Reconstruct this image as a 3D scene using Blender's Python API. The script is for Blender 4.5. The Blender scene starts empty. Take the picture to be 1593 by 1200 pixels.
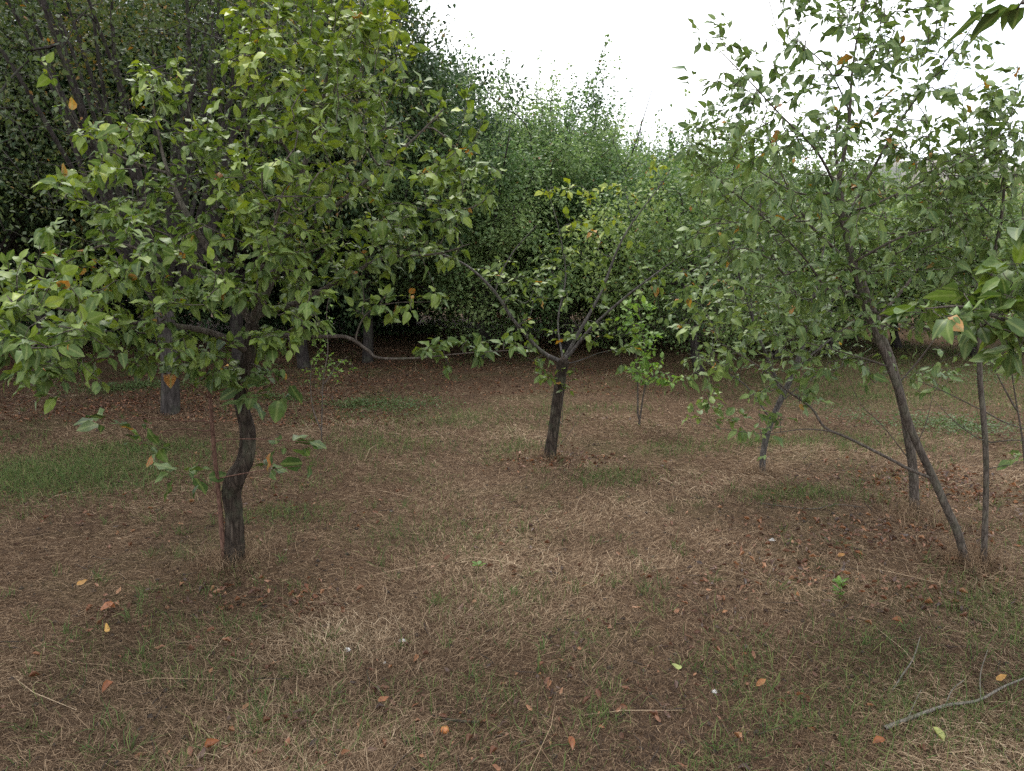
import bpy, math, random
import numpy as np
from mathutils import Vector

sc = bpy.context.scene
PI = math.pi
DENOISE = False   # plain samples keep the straw and leaves crisp
# ------------------------------------------------------------------ camera
F = 1195.0; HOR = 400.0
PITCH = math.atan((600 - HOR) / F)
CAMZ = 1.6
cam = bpy.data.cameras.new('camera')
cam.sensor_width = 36.0
cam.lens = 36.0 * F / 1593.0
cam.clip_start = 0.05; cam.clip_end = 3000
camo = bpy.data.objects.new('camera', cam)
sc.collection.objects.link(camo)
camo.location = (0, 0, CAMZ)
camo.rotation_euler = (PI / 2 - PITCH, 0, 0)
sc.camera = camo
# ------------------------------------------------------------------ world, sun, exposure
SUN_EL, SUN_ROT = math.radians(60), math.radians(-18)
w = bpy.data.worlds.new('World'); sc.world = w; w.use_nodes = True
nt = w.node_tree; nt.nodes.clear()
def wn(t, **k):
    n = nt.nodes.new(t)
    for a, b in k.items(): setattr(n, a, b)
    return n
wo = wn('ShaderNodeOutputWorld'); bg = wn('ShaderNodeBackground')
sky = wn('ShaderNodeTexSky', sky_type='NISHITA'); sky.sun_disc = False
sky.sun_elevation = SUN_EL; sky.sun_rotation = SUN_ROT
tcw = wn('ShaderNodeTexCoord'); nz = wn('ShaderNodeTexNoise'); nz.inputs['Scale'].default_value = 2.2
nz.inputs['Detail'].default_value = 5
mpw = wn('ShaderNodeMapping'); mpw.inputs['Scale'].default_value = (1, 1, 3.5)
crw = wn('ShaderNodeValToRGB')
crw.color_ramp.elements[0].position = .3; crw.color_ramp.elements[0].color = (9.6, 10.6, 12.0, 1)
crw.color_ramp.elements[1].position = .62; crw.color_ramp.elements[1].color = (12.6, 12.6, 12.6, 1)
mxw = wn('ShaderNodeMix', data_type='RGBA'); mxw.inputs[0].default_value = .94
nt.links.new(tcw.outputs['Generated'], mpw.inputs[0]); nt.links.new(mpw.outputs[0], nz.inputs['Vector'])
nt.links.new(nz.outputs[0], crw.inputs[0]); nt.links.new(sky.outputs[0], mxw.inputs[6])
nt.links.new(crw.outputs[0], mxw.inputs[7]); nt.links.new(mxw.outputs[2], bg.inputs[0])
bg.inputs[1].default_value = 0.088
nt.links.new(bg.outputs[0], wo.inputs[0])
sl = bpy.data.lights.new('sun', 'SUN'); sl.energy = 1.5; sl.angle = math.radians(26); sl.color = (1, .96, .9)
so = bpy.data.objects.new('sun', sl); sc.collection.objects.link(so)
sdir = Vector((math.sin(SUN_ROT) * math.cos(SUN_EL), math.cos(SUN_ROT) * math.cos(SUN_EL), math.sin(SUN_EL)))
so.rotation_euler = sdir.to_track_quat('Z', 'Y').to_euler()
sc.view_settings.view_transform = 'Standard'; sc.view_settings.look = 'None'
sc.view_settings.exposure = 1.18; sc.view_settings.gamma = 1.0
sc.cycles.use_denoising = DENOISE
sc.cycles.max_bounces = 6; sc.cycles.diffuse_bounces = 3; sc.cycles.glossy_bounces = 2
sc.cycles.transmission_bounces = 3; sc.cycles.volume_bounces = 1; sc.cycles.transparent_max_bounces = 4
# ------------------------------------------------------------------ noise + terrain
def vnoise(x, y, s=0):
    x = np.asarray(x, float); y = np.asarray(y, float)
    xi = np.floor(x); yi = np.floor(y); fx = x - xi; fy = y - yi
    fx = fx * fx * (3 - 2 * fx); fy = fy * fy * (3 - 2 * fy)
    def h(a, b):
        v = np.sin(a * 127.1 + b * 311.7 + s * 74.7) * 43758.5453
        return v - np.floor(v)
    return (h(xi, yi) * (1 - fx) + h(xi + 1, yi) * fx) * (1 - fy) + (h(xi, yi + 1) * (1 - fx) + h(xi + 1, yi + 1) * fx) * fy
def fbm(x, y, s=0, o=3):
    r = 0; a = .5; t = 0
    for i in range(o):
        r = r + a * vnoise(x * 2 ** i, y * 2 ** i, s + i); t += a; a *= .5
    return r / t
MOUNDS = []
def gz(x, y):
    x = np.asarray(x, float); y = np.asarray(y, float)
    z = (fbm(x * .5, y * .5, 3) - .5) * .16 * np.clip((y - 1) / 4, 0, 1) + (vnoise(x * 3, y * 3, 5) - .5) * .02
    for mx, my, r, hh in MOUNDS:
        z = z + hh * np.exp(-((x - mx) ** 2 + (y - my) ** 2) / (r * r))
    d = np.clip((y - 30) / 60, 0, 4)
    z = z + d * d * .8
    return z
def ray(px, py):
    X = (px - 796.5) / F; Yi = (600 - py) / F
    c, s = math.cos(PITCH), math.sin(PITCH)
    return Vector((X, c + Yi * s, -s + Yi * c))
def P(px, py, Y):
    d = ray(px, py); k = Y / d.y
    return Vector((d.x * k, Y, CAMZ + d.z * k))
def G(px, py):
    d = ray(px, py); Y = -CAMZ * d.y / d.z
    for i in range(12):
        p = P(px, py, Y); g = float(gz(p.x, p.y))
        Y = (g - CAMZ) * d.y / d.z
    return P(px, py, Y)
def Gx(px, Y):          # ground point under image column px at distance Y
    x = (px - 796.5) / F * Y * 1.0
    return Vector((x, Y, float(gz(x, Y))))
_f = {}
for nm, px, py, r, hh in (('pear', 365, 872, .55, .07), ('mid', 855, 712, .5, .06), ('lean', 1500, 874, .4, .05), ('bgl', 255, 640, .7, .05)):
    q = G(px, py); MOUNDS.append((q.x, q.y, r, hh))
# ------------------------------------------------------------------ materials
def newmat(name):
    m = bpy.data.materials.new(name); m.use_nodes = True
    n = m.node_tree; n.nodes.clear()
    return m, n
def N(n, t, ins=None, **k):
    o = n.nodes.new(t)
    for a, b in k.items(): setattr(o, a, b)
    for a, b in (ins or {}).items():
        if isinstance(b, bpy.types.NodeSocket): n.links.new(b, o.inputs[a])
        else: o.inputs[a].default_value = b
    return o
def ramp(n, fac, stops):
    r = N(n, 'ShaderNodeValToRGB', {0: fac}); cr = r.color_ramp
    while len(cr.elements) < len(stops): cr.elements.new(.5)
    for e, (p, c) in zip(cr.elements, stops): e.position = p; e.color = (*c, 1)
    return r.outputs[0]
def leaf_mat(name, stops, trans=.24, rough=.5, veins=False, spec=.35, under=(.14, .19, .08)):
    m, n = newmat(name)
    at = N(n, 'ShaderNodeAttribute', attribute_name='tint')
    col = ramp(n, at.outputs['Fac'], stops)
    tc = N(n, 'ShaderNodeTexCoord')
    nzz = N(n, 'ShaderNodeTexNoise', {'Vector': tc.outputs['Object'], 'Scale': 60.0, 'Detail': 2.0})
    f = N(n, 'ShaderNodeMapRange', {0: nzz.outputs[0], 1: .3, 2: .7, 3: .75, 4: 1.2})
    hs = N(n, 'ShaderNodeHueSaturation', {'Value': f.outputs[0], 'Color': col})
    c = hs.outputs[0]
    if veins:
        uv = N(n, 'ShaderNodeAttribute', attribute_name='luv')
        sx = N(n, 'ShaderNodeSeparateXYZ', {0: uv.outputs['Vector']})
        ab = N(n, 'ShaderNodeMath', {0: sx.outputs[1]}, operation='ABSOLUTE')
        mr = N(n, 'ShaderNodeMapRange', {0: ab.outputs[0], 1: .03, 2: .12, 3: .55, 4: 0.0})
        c = N(n, 'ShaderNodeMix', {0: mr.outputs[0], 6: c, 7: (.20, .24, .08, 1)}, data_type='RGBA').outputs[2]
        # side veins
        va = N(n, 'ShaderNodeMath', {0: ab.outputs[0], 1: -.7, 2: sx.outputs[0]}, operation='MULTIPLY_ADD')
        vb = N(n, 'ShaderNodeMath', {0: va.outputs[0], 1: 50.0}, operation='MULTIPLY')
        vs = N(n, 'ShaderNodeMath', {0: vb.outputs[0]}, operation='SINE')
        vm = N(n, 'ShaderNodeMapRange', {0: vs.outputs[0], 1: .6, 2: 1.0, 3: 0.0, 4: .25})
        c = N(n, 'ShaderNodeMix', {0: vm.outputs[0], 6: c, 7: (.14, .18, .06, 1)}, data_type='RGBA').outputs[2]
    ge = N(n, 'ShaderNodeNewGeometry')
    c2 = N(n, 'ShaderNodeMix', {0: .28, 6: c, 7: (*under, 1)}, data_type='RGBA').outputs[2]
    cc = N(n, 'ShaderNodeMix', {0: ge.outputs['Backfacing'], 6: c, 7: c2}, data_type='RGBA').outputs[2]
    pb = N(n, 'ShaderNodeBsdfPrincipled', {'Base Color': cc, 'Roughness': rough, 'Specular IOR Level': spec})
    tcx = N(n, 'ShaderNodeHueSaturation', {'Saturation': 1.15, 'Value': 1.25, 'Color': c})
    tr = N(n, 'ShaderNodeBsdfTranslucent', {'Color': tcx.outputs[0]})
    mx = N(n, 'ShaderNodeMixShader', {0: trans, 1: pb.outputs[0], 2: tr.outputs[0]})
    N(n, 'ShaderNodeOutputMaterial', {0: mx.outputs[0]})
    return m
YL = (.38, .20, .04); OR = (.30, .11, .03); BR = (.13, .055, .025)
M_PEAR = leaf_mat('pear_leaf', [(0, (.03, .06, .016)), (.45, (.078, .128, .025)), (.8, (.18, .24, .034)), (.965, (.33, .37, .05)), (.975, YL), (1, OR)], veins=True, spec=.3, rough=.48)
M_APR = leaf_mat('orchard_leaf', [(0, (.042, .085, .026)), (.5, (.105, .16, .048)), (.9, (.22, .29, .075)), (.965, (.18, .22, .06)), (.975, YL), (1, OR)], veins=True, spec=.3, rough=.48)
M_YOUNG = leaf_mat('young_leaf', [(0, (.09, .17, .04)), (.6, (.16, .26, .05)), (1, (.33, .36, .09))], trans=.4)
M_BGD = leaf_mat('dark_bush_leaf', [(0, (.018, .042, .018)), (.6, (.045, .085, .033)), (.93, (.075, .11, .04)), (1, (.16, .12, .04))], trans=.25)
M_BGM = leaf_mat('grey_green_leaf', [(0, (.05, .098, .036)), (.45, (.14, .215, .08)), (.97, (.32, .40, .16)), (1, (.24, .12, .06))], trans=.4)
M_BGW = leaf_mat('warm_green_leaf', [(0, (.045, .09, .03)), (.45, (.12, .185, .06)), (.97, (.27, .34, .11)), (1, (.3, .16, .06))], trans=.35)
M_BGY = leaf_mat('olive_leaf', [(0, (.035, .055, .018)), (.6, (.075, .10, .03)), (.9, (.16, .14, .04)), (1, (.26, .13, .04))], trans=.35)
def bark_mat(name, c0, c1, c2, sc_=1.0, moss=0, bump=.6):
    m, n = newmat(name)
    tc = N(n, 'ShaderNodeTexCoord')
    mp = N(n, 'ShaderNodeMapping', {'Vector': tc.outputs['Object'], 'Scale': (38 * sc_, 38 * sc_, 9 * sc_)})
    n1 = N(n, 'ShaderNodeTexNoise', {'Vector': mp.outputs[0], 'Scale': 1.0, 'Detail': 6.0, 'Roughness': .65, 'Distortion': .6})
    vo = N(n, 'ShaderNodeTexVoronoi', {'Vector': mp.outputs[0], 'Scale': .9}, feature='DISTANCE_TO_EDGE')
    n2 = N(n, 'ShaderNodeTexNoise', {'Vector': tc.outputs['Object'], 'Scale': 9.0, 'Detail': 3.0})
    col = ramp(n, n1.outputs[0], [(.25, c0), (.5, c1), (.78, c2)])
    cr = N(n, 'ShaderNodeMapRange', {0: vo.outputs[0], 1: 0.0, 2: .15, 3: .65, 4: 0.0})
    col = N(n, 'ShaderNodeMix', {0: cr.outputs[0], 6: col, 7: (c0[0] * .5, c0[1] * .5, c0[2] * .5, 1)}, data_type='RGBA').outputs[2]
    if moss:
        mm = N(n, 'ShaderNodeMapRange', {0: n2.outputs[0], 1: .5, 2: .65, 3: 0.0, 4: moss})
        col = N(n, 'ShaderNodeMix', {0: mm.outputs[0], 6: col, 7: (.10, .115, .07, 1)}, data_type='RGBA').outputs[2]
    hh = N(n, 'ShaderNodeMath', {0: vo.outputs[0], 1: n1.outputs[0]}, operation='ADD')
    bp = N(n, 'ShaderNodeBump', {'Height': hh.outputs[0], 'Strength': bump, 'Distance': .02})
    pb = N(n, 'ShaderNodeBsdfPrincipled', {'Base Color': col, 'Roughness': .9, 'Specular IOR Level': .2, 'Normal': bp.outputs[0]})
    N(n, 'ShaderNodeOutputMaterial', {0: pb.outputs[0]})
    return m
B_PEAR = bark_mat('rough_pear_bark', (.015, .011, .008), (.045, .033, .025), (.11, .088, .068), 1.0, .25, 1.0)
B_GREY = bark_mat('grey_bark', (.04, .035, .032), (.09, .08, .073), (.18, .165, .15), 1.2, .3)
B_SMOOTH = bark_mat('smooth_branch_bark', (.04, .031, .025), (.09, .073, .06), (.17, .145, .122), 1.6, .25, .4)
B_RED = bark_mat('reddish_bark', (.07, .035, .026), (.13, .07, .05), (.2, .12, .09), 2, 0, .3)
B_BG = bark_mat('orchard_bark', (.02, .016, .014), (.042, .035, .032), (.08, .07, .064), .7, .2)
# ------------------------------------------------------------------ object helpers
C = sc.collection
def mesh_np(name, V, faces, mat, tint=None, luv=None, smooth=True):
    """faces: list of int arrays shaped (n,3) or (n,4)"""
    me = bpy.data.meshes.new(name)
    V = np.ascontiguousarray(V, np.float32)
    me.vertices.add(len(V)); me.vertices.foreach_set('co', V.ravel())
    faces = [np.asarray(f, np.int32) for f in faces if len(f)]
    nl = sum(f.size for f in faces); npoly = sum(len(f) for f in faces)
    me.loops.add(nl); me.polygons.add(npoly)
    me.loops.foreach_set('vertex_index', np.concatenate([f.ravel() for f in faces]))
    tot = np.concatenate([np.full(len(f), f.shape[1], np.int32) for f in faces])
    st = np.concatenate([[0], np.cumsum(tot)[:-1]]).astype(np.int32)
    me.polygons.foreach_set('loop_start', st)
    try: me.polygons.foreach_set('loop_total', tot)
    except Exception: pass
    me.polygons.foreach_set('use_smooth', np.full(npoly, smooth))
    if tint is not None:
        a = me.attributes.new('tint', 'FLOAT', 'POINT'); a.data.foreach_set('value', np.asarray(tint, np.float32))
    if luv is not None:
        a = me.attributes.new('luv', 'FLOAT_VECTOR', 'POINT'); a.data.foreach_set('vector', np.ascontiguousarray(luv, np.float32).ravel())
    me.update(calc_edges=True); me.validate()
    me.materials.append(mat)
    return me
def obj(name, me, parent=None, loc=(0, 0, 0)):
    o = bpy.data.objects.new(name, me); C.objects.link(o); o.parent = parent; o.location = loc
    return o
def tag(o, label=None, cat=None, group=None, kind=None):
    if label: o['label'] = label
    if cat: o['category'] = cat
    if group: o['group'] = group
    if kind: o['kind'] = kind
    return o
def empty(name, loc):
    o = bpy.data.objects.new(name, None); C.objects.link(o); o.location = loc; o.empty_display_size = .1
    return o
def unit(a): return a / np.maximum(np.linalg.norm(a, axis=-1, keepdims=True), 1e-9)
# ------------------------------------------------------------------ leaves
def leaves(Pn, D, Nn, L, wid, tint, rng, fine=True, curl=.18, fold=.14, petiole=.3):
    """Pn attach points, D tip directions, Nn approx upper normals, L lengths"""
    n = len(Pn); D = unit(D); S = unit(np.cross(D, Nn)); U = np.cross(S, D)
    if fine:
        ts = [0., .10, .32, .58, .82, 1.]; ws = [0, .30, .50, .46, .24, 0]
        loc = []; tri = []; quad = []
        # petiole as thin tri pair
        loc += [(-petiole, -.012, 0), (-petiole, .012, 0)]
        b = 2; loc.append((0, 0, 0)); rows = []
        for t, w_ in zip(ts[1:-1], ws[1:-1]):
            rows.append(len(loc)); loc += [(t, -w_, w_), (t, 0, 0), (t, w_, w_)]
        tip = len(loc); loc.append((1., 0, 0))
        tri += [(0, 2, 1), (2, rows[0] + 1, rows[0]), (2, rows[0] + 2, rows[0] + 1)]
        for a, c in zip(rows[:-1], rows[1:]):
            quad += [(a, a + 1, c + 1, c), (a + 1, a + 2, c + 2, c + 1)]
        tri += [(rows[-1], rows[-1] + 1, tip), (rows[-1] + 1, rows[-1] + 2, tip)]
    else:
        loc = [(0, 0, 0), (.42, -.5, .5), (.42, .5, .5), (1., 0, 0), (.5, 0, 0)]
        tri = [(0, 4, 1), (0, 2, 4), (4, 3, 1), (4, 2, 3)]; quad = []
    loc = np.array(loc, float); m = len(loc)
    cv = curl * (0.3 + 1.4 * rng.random(n)); fo = fold * (rng.random(n) * 2.2 - .35)
    wd = wid * (.85 + .3 * rng.random(n))
    u = loc[:, 0][None, :] + (petiole if fine else 0)
    v = loc[:, 1][None, :] * wd[:, None]
    z = loc[:, 2][None, :] * fo[:, None] - cv[:, None] * np.clip(loc[:, 0], 0, 1)[None, :] ** 2
    if fine:  # wavy edge
        z = z + np.abs(loc[:, 1])[None, :] * .2 * np.sin(loc[:, 0][None, :] * 9 + rng.random(n)[:, None] * 6)
    V = Pn[:, None, :] + L[:, None, None] * (u[..., None] * D[:, None, :] + v[..., None] * S[:, None, :] + z[..., None] * U[:, None, :])
    off = (np.arange(n) * m)[:, None, None]
    T = (np.array(tri)[None] + off).reshape(-1, 3)
    Q = (np.array(quad)[None] + off).reshape(-1, 4) if quad else np.zeros((0, 4), int)
    tt = np.repeat(tint, m)
    luv = np.tile(np.stack([loc[:, 0], loc[:, 1], loc[:, 0] * 0], 1), (n, 1)) if fine else None
    return V.reshape(-1, 3), T, Q, tt, luv
def leaf_mesh(name, mat, sets):
    Vs, Ts, Qs, tt, lu = [], [], [], [], []; o = 0
    for V, T, Q, t, l in sets:
        Vs.append(V); Ts.append(T + o); Qs.append(Q + o); tt.append(t); o += len(V)
        lu.append(l if l is not None else np.zeros((len(V), 3)))
    return mesh_np(name, np.concatenate(Vs), [np.concatenate(Ts), np.concatenate(Qs)], mat, np.concatenate(tt), np.concatenate(lu))
# ------------------------------------------------------------------ tubes
def tube(pts, rad, sides, cap=True, gn=0, seed=0, rough=0):
    pts = np.array(pts, float); k = len(pts); rad = np.array(rad, float)
    tg = np.gradient(pts, axis=0); tg = unit(tg)
    ref = np.array([1., 0, 0]) if abs(tg[0][0]) < .8 else np.array([0, 1., 0])
    V = []; a = np.arange(sides) * 2 * PI / sides
    s = unit(np.cross(tg[0], ref))
    for i in range(k):
        s = unit(s - tg[i] * np.dot(s, tg[i])); b = np.cross(tg[i], s)
        r = rad[i] * np.ones(sides)
        if gn:
            r = r * (1 + gn * (vnoise(a * 2.2 + seed, pts[i][2] * 9 + np.cos(a) * 2, seed) - .5) * 2 + gn * .7 * np.sin(a * 5 + seed + pts[i][2] * 2.5))
        if rough:   # bark ridges and fissures
            q_ = np.abs(vnoise(np.cos(a) * 4.2 + 9, np.sin(a) * 4.2 + pts[i][2] * 7, seed + 3) - .5) * 2; q2 = vnoise(np.cos(a) * 9 + 3, np.sin(a) * 9 + pts[i][2] * 26, seed + 5)
            r = r * (1 + rough * (np.clip(q_ * 2.2, 0, 1) - .7) + rough * .8 * (q2 - .5))
        V.append(pts[i] + r[:, None] * (np.cos(a)[:, None] * s + np.sin(a)[:, None] * b))
    V = np.concatenate(V)
    Fq = []
    i0 = np.arange(k - 1)[:, None] * sides; j = np.arange(sides)[None]; j2 = (j + 1) % sides
    Fq = np.stack([i0 + j, i0 + j2, i0 + sides + j2, i0 + sides + j], -1).reshape(-1, 4)
    tip = len(V); V = np.concatenate([V, [pts[-1] + tg[-1] * rad[-1]]])
    T = np.stack([(k - 1) * sides + np.arange(sides), (k - 1) * sides + (np.arange(sides) + 1) % sides, np.full(sides, tip)], 1)
    return V, T, Fq
def tubes_mesh(name, mat, lst):
    Vs, Ts, Qs = [], [], []; o = 0
    for V, T, Q in lst:
        Vs.append(V); Ts.append(T + o); Qs.append(Q + o); o += len(V)
    return mesh_np(name, np.concatenate(Vs), [np.concatenate(Ts), np.concatenate(Qs)], mat)
def smooth_path(pts, sub=5):
    """pts rows (x,y,z,r) Catmull-Rom"""
    p = np.array(pts, float)
    if len(p) < 3: 
        t = np.linspace(0, 1, sub * 2)[:, None]; return p[0] * (1 - t) + p[-1] * t
    q = np.vstack([2 * p[0] - p[1], p, 2 * p[-1] - p[-2]]); out = []
    for i in range(1, len(q) - 2):
        for s in range(sub):
            t = s / sub
            out.append(.5 * ((2 * q[i]) + (-q[i - 1] + q[i + 1]) * t + (2 * q[i - 1] - 5 * q[i] + 4 * q[i + 1] - q[i + 2]) * t * t + (-q[i - 1] + 3 * q[i] - 3 * q[i + 1] + q[i + 2]) * t ** 3))
    out.append(p[-1]); out = np.array(out); out[:, 3] = np.maximum(out[:, 3], .0008)
    return out
# ------------------------------------------------------------------ skeleton
class Skel:
    def __init__(s, seed):
        s.p = []; s.par = []; s.fix = []; s.r = []; s.ok = []; s.rng = np.random.default_rng(seed); s.paths = []
    def add(s, p, par, r=None, ok=True):
        s.p.append(np.array(p, float)); s.par.append(par); s.fix.append(r is not None); s.r.append(r or 0); s.ok.append(ok)
        return len(s.p) - 1
    def traced(s, pts, ok_from=0.0, sub=5):
        sp = smooth_path(pts, sub)
        if s.p:
            par = int(np.argmin([np.linalg.norm(q - sp[0][:3]) for q in s.p]))
            sp[0][:3] = s.p[par]
        else: par = -1
        ids = []
        n = len(sp)
        for i, row in enumerate(sp):
            par = s.add(row[:3], par, float(row[3]), i / n >= ok_from); ids.append(par)
        s.paths.append(sp); return ids
    def grow(s, T, seg=.1, up=.15, jit=.012):
        T = np.array(T); 
        A = np.array(s.p); ok = np.array(s.ok)
        d0 = np.array([np.min(np.linalg.norm(A[ok] - t, axis=1)) for t in T])
        cap = len(s.p) + len(T) * 14; arr = np.full((cap, 3), 1e9); arr[:len(s.p)] = A; arr[:len(s.p)][~ok] = 1e9
        n = len(s.p); s.ends = []
        for t in T[np.argsort(d0)]:
            dd = arr[:n] - t; dist = np.sqrt((dd ** 2).sum(1)) + np.maximum(dd[:, 2], 0) * .5
            i = int(np.argmin(dist)); p0 = s.p[i]; v = t - p0; L = np.linalg.norm(v)
            if L < .03: continue
            pp = s.par[i]; dpar = unit(p0 - s.p[pp]) if pp >= 0 and np.linalg.norm(p0 - s.p[pp]) > 1e-5 else v / L
            c = p0 + .35 * L * (dpar * .6 + v / L * .6 + np.array([0, 0, up]))
            k = int(min(12, max(2, round(L / seg)))); last = i; ids = []
            for j in range(1, k + 1):
                u = j / k; q = (1 - u) ** 2 * p0 + 2 * u * (1 - u) * c + u * u * t
                if j < k: q = q + s.rng.normal(0, jit, 3)
                last = s.add(q, last); ids.append(last); arr[n] = q; n += 1
            s.ends.append(ids)
    def finish(s, rtip=.0016, pw=2.3, rmax=.03):
        n = len(s.p); acc = np.zeros(n); s.main = [-1] * n; best = np.zeros(n)
        R = np.array(s.r, float)
        for i in range(n - 1, -1, -1):
            if not s.fix[i]: R[i] = min(rmax, max(rtip, acc[i] ** (1 / pw)))
            p = s.par[i]
            if p >= 0 and not s.fix[i]:
                acc[p] += R[i] ** pw
                if R[i] > best[p]: best[p] = R[i]; s.main[p] = i
        for i in range(n):
            p = s.par[i]
            if p >= 0 and not s.fix[i]: R[i] = min(R[i], R[p] * (.85 if s.fix[p] else 1.0))
        s.R = R
    def twig_tubes(s, org, sides=4):
        out = []; n = len(s.p)
        for i in range(n):
            if s.fix[i]: continue
            p = s.par[i]
            if s.fix[p] or s.main[p] != i:
                pts = [s.p[p], s.p[i]]; rr = [s.R[i], s.R[i]]; c = s.main[i]
                while c >= 0: pts.append(s.p[c]); rr.append(s.R[c]); c = s.main[c]
                sd = sides + 2 if s.R[i] > .008 else sides
                out.append(tube(np.array(pts) - org, rr, sd))
        return out
def leaf_sites(sk, rng, per_node=1.3, term=4, spread=.9, skip=.25, upb=-.1, sig=0.0, nb=None):
    """positions + outward directions along grown shoots"""
    Ps, Ds = [], []
    for ids in sk.ends:
        k = len(ids)
        for j, i in enumerate(ids):
            if j / k < skip: continue
            d = unit(sk.p[i] - sk.p[sk.par[i]])
            m = term if j == k - 1 else rng.poisson(per_node)
            for _ in range(m):
                o = rng.normal(0, 1, 3); o[2] *= .6
                dd = d * (.5 + .5 * rng.random()) + unit(o) * spread * (.5 + rng.random()) + np.array([0, 0, upb])
                Ps.append(sk.p[i] * 1 - (sk.p[i] - sk.p[sk.par[i]]) * rng.random() + (rng.normal(0, sig, 3) if sig else 0)); Ds.append(dd)
    return np.array(Ps), np.array(Ds)
def make_leafset(Ps, Ds, rng, L, wid, fine, org, yellow=.012, tint_fn=None, droop=.35, Lvar=.34, curl=.2, njit=.5):
    n = len(Ps); Ds = unit(Ds); Ds[:, 2] -= droop * rng.random(n)
    Nn = np.tile(np.array([0, 0, 1.]), (n, 1)) + rng.normal(0, njit, (n, 3))
    Lr = L * (1 + rng.normal(0, Lvar, n)).clip(.45, 1.5)
    t = (rng.random(n) * .55 + .18)
    if tint_fn is not None: t = t + tint_fn(Ps)
    t = t.clip(0, .955)
    y = rng.random(n) < yellow; t[y] = .972 + .028 * rng.random(y.sum())
    return leaves(Ps - org, Ds, Nn, Lr, wid, t, rng, fine, curl=curl)
# ------------------------------------------------------------------ hero tree builder
def px_path(rows):  # (px,py,Y,radius_mm) -> xyz r
    return [(*P(a, b, Y), r / 1000.) for a, b, Y, r in rows]
def blob_targets(blobs, rng):
    T = []
    for bx, by, Y, rx, ry, rY, n in blobs:
        for _ in range(n):
            while True:
                u = rng.uniform(-1, 1, 3)
                if (u ** 2).sum() <= 1: break
            T.append(np.array(P(bx + u[0] * rx, by + u[1] * ry, Y + u[2] * rY)))
    T = np.array(T); g = gz(T[:, 0], T[:, 1]) + .12
    return T[T[:, 2] > g]
def hero(name, label, cat, base, trunk, limbs, blobs, bark, lmat, seed, L=.085, wid=.62, seg=.09, per=1.3, term=4,
         trunk_gn=.06, trunk_sides=16, yellow=.012, tint=None, group=None, upb=-.1, rtip=.0016, ok_from=.6, extra=None,
         droop=.35, twig_mat=None, skip=.25, limb_ok=.12, curl=.2, up=.15, shoots=0, rsc=1.0, lsc=1.0, trunk_sub=6, rough=.035):
    rng = np.random.default_rng(seed); sk = Skel(seed)
    org = np.array(base)
    root = tag(empty(name, base), label, cat, group)
    sk.traced([(x, y, z, r * rsc) for x, y, z, r in px_path(trunk)], ok_from, trunk_sub)
    for l in limbs: sk.traced([(x, y, z, r * lsc) for x, y, z, r in px_path(l)], limb_ok)
    T = blob_targets(blobs, rng)
    sk.grow(T, seg=seg, up=up)
    if shoots:      # straight young shoots standing out of the crown
        cen = T.mean(0); es = sorted(sk.ends, key=lambda e: -(sk.p[e[-1]][2] * 1.2 + .5 * np.linalg.norm(sk.p[e[-1]] - cen)) + rng.normal(0, .35))[:shoots]
        for e in es:
            i = e[-1]; p = sk.p[i]; d = unit(unit(p - cen) * .45 + np.array([0, 0, 1.]) + rng.normal(0, .16, 3)); ln = rng.uniform(.12, .38); k = max(3, int(ln / .045)); last = i; ids = []
            for j in range(k):
                last = sk.add(p + d * ln * (j + 1) / k + rng.normal(0, .003, 3), last); ids.append(last)
            sk.ends.append(ids)
    sk.finish(rtip)
    sp = sk.paths[0].copy()
    sp[:, :3] -= org
    # flare the foot and sink it
    foot = sp[0].copy(); foot[2] -= .08; foot[3] *= 1.25; sp[0][3] *= 1.12; sp = np.vstack([foot, sp])
    obj('trunk', tubes_mesh('trunk', bark, [tube(sp[:, :3], sp[:, 3], trunk_sides, gn=trunk_gn, seed=seed % 7, rough=rough)]), root)
    for q in sk.paths[1:]:
        q = q.copy(); q[:, :3] -= org
        obj('limb', tubes_mesh('limb', twig_mat or bark, [tube(q[:, :3], q[:, 3], 8, gn=.05, seed=seed % 5)]), root)
    obj('twigs', tubes_mesh('twigs', twig_mat or bark, sk.twig_tubes(org)), root)
    Ps, Ds = leaf_sites(sk, rng, per, term, skip=skip, upb=upb)
    ls = make_leafset(Ps, Ds, rng, L, wid, True, org, yellow, tint, droop, curl=curl)
    cr = obj('crown', leaf_mesh('crown', lmat, [ls]), root)
    print(name, 'leaves', len(Ps), 'targets', len(T))
    return root, sk

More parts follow.
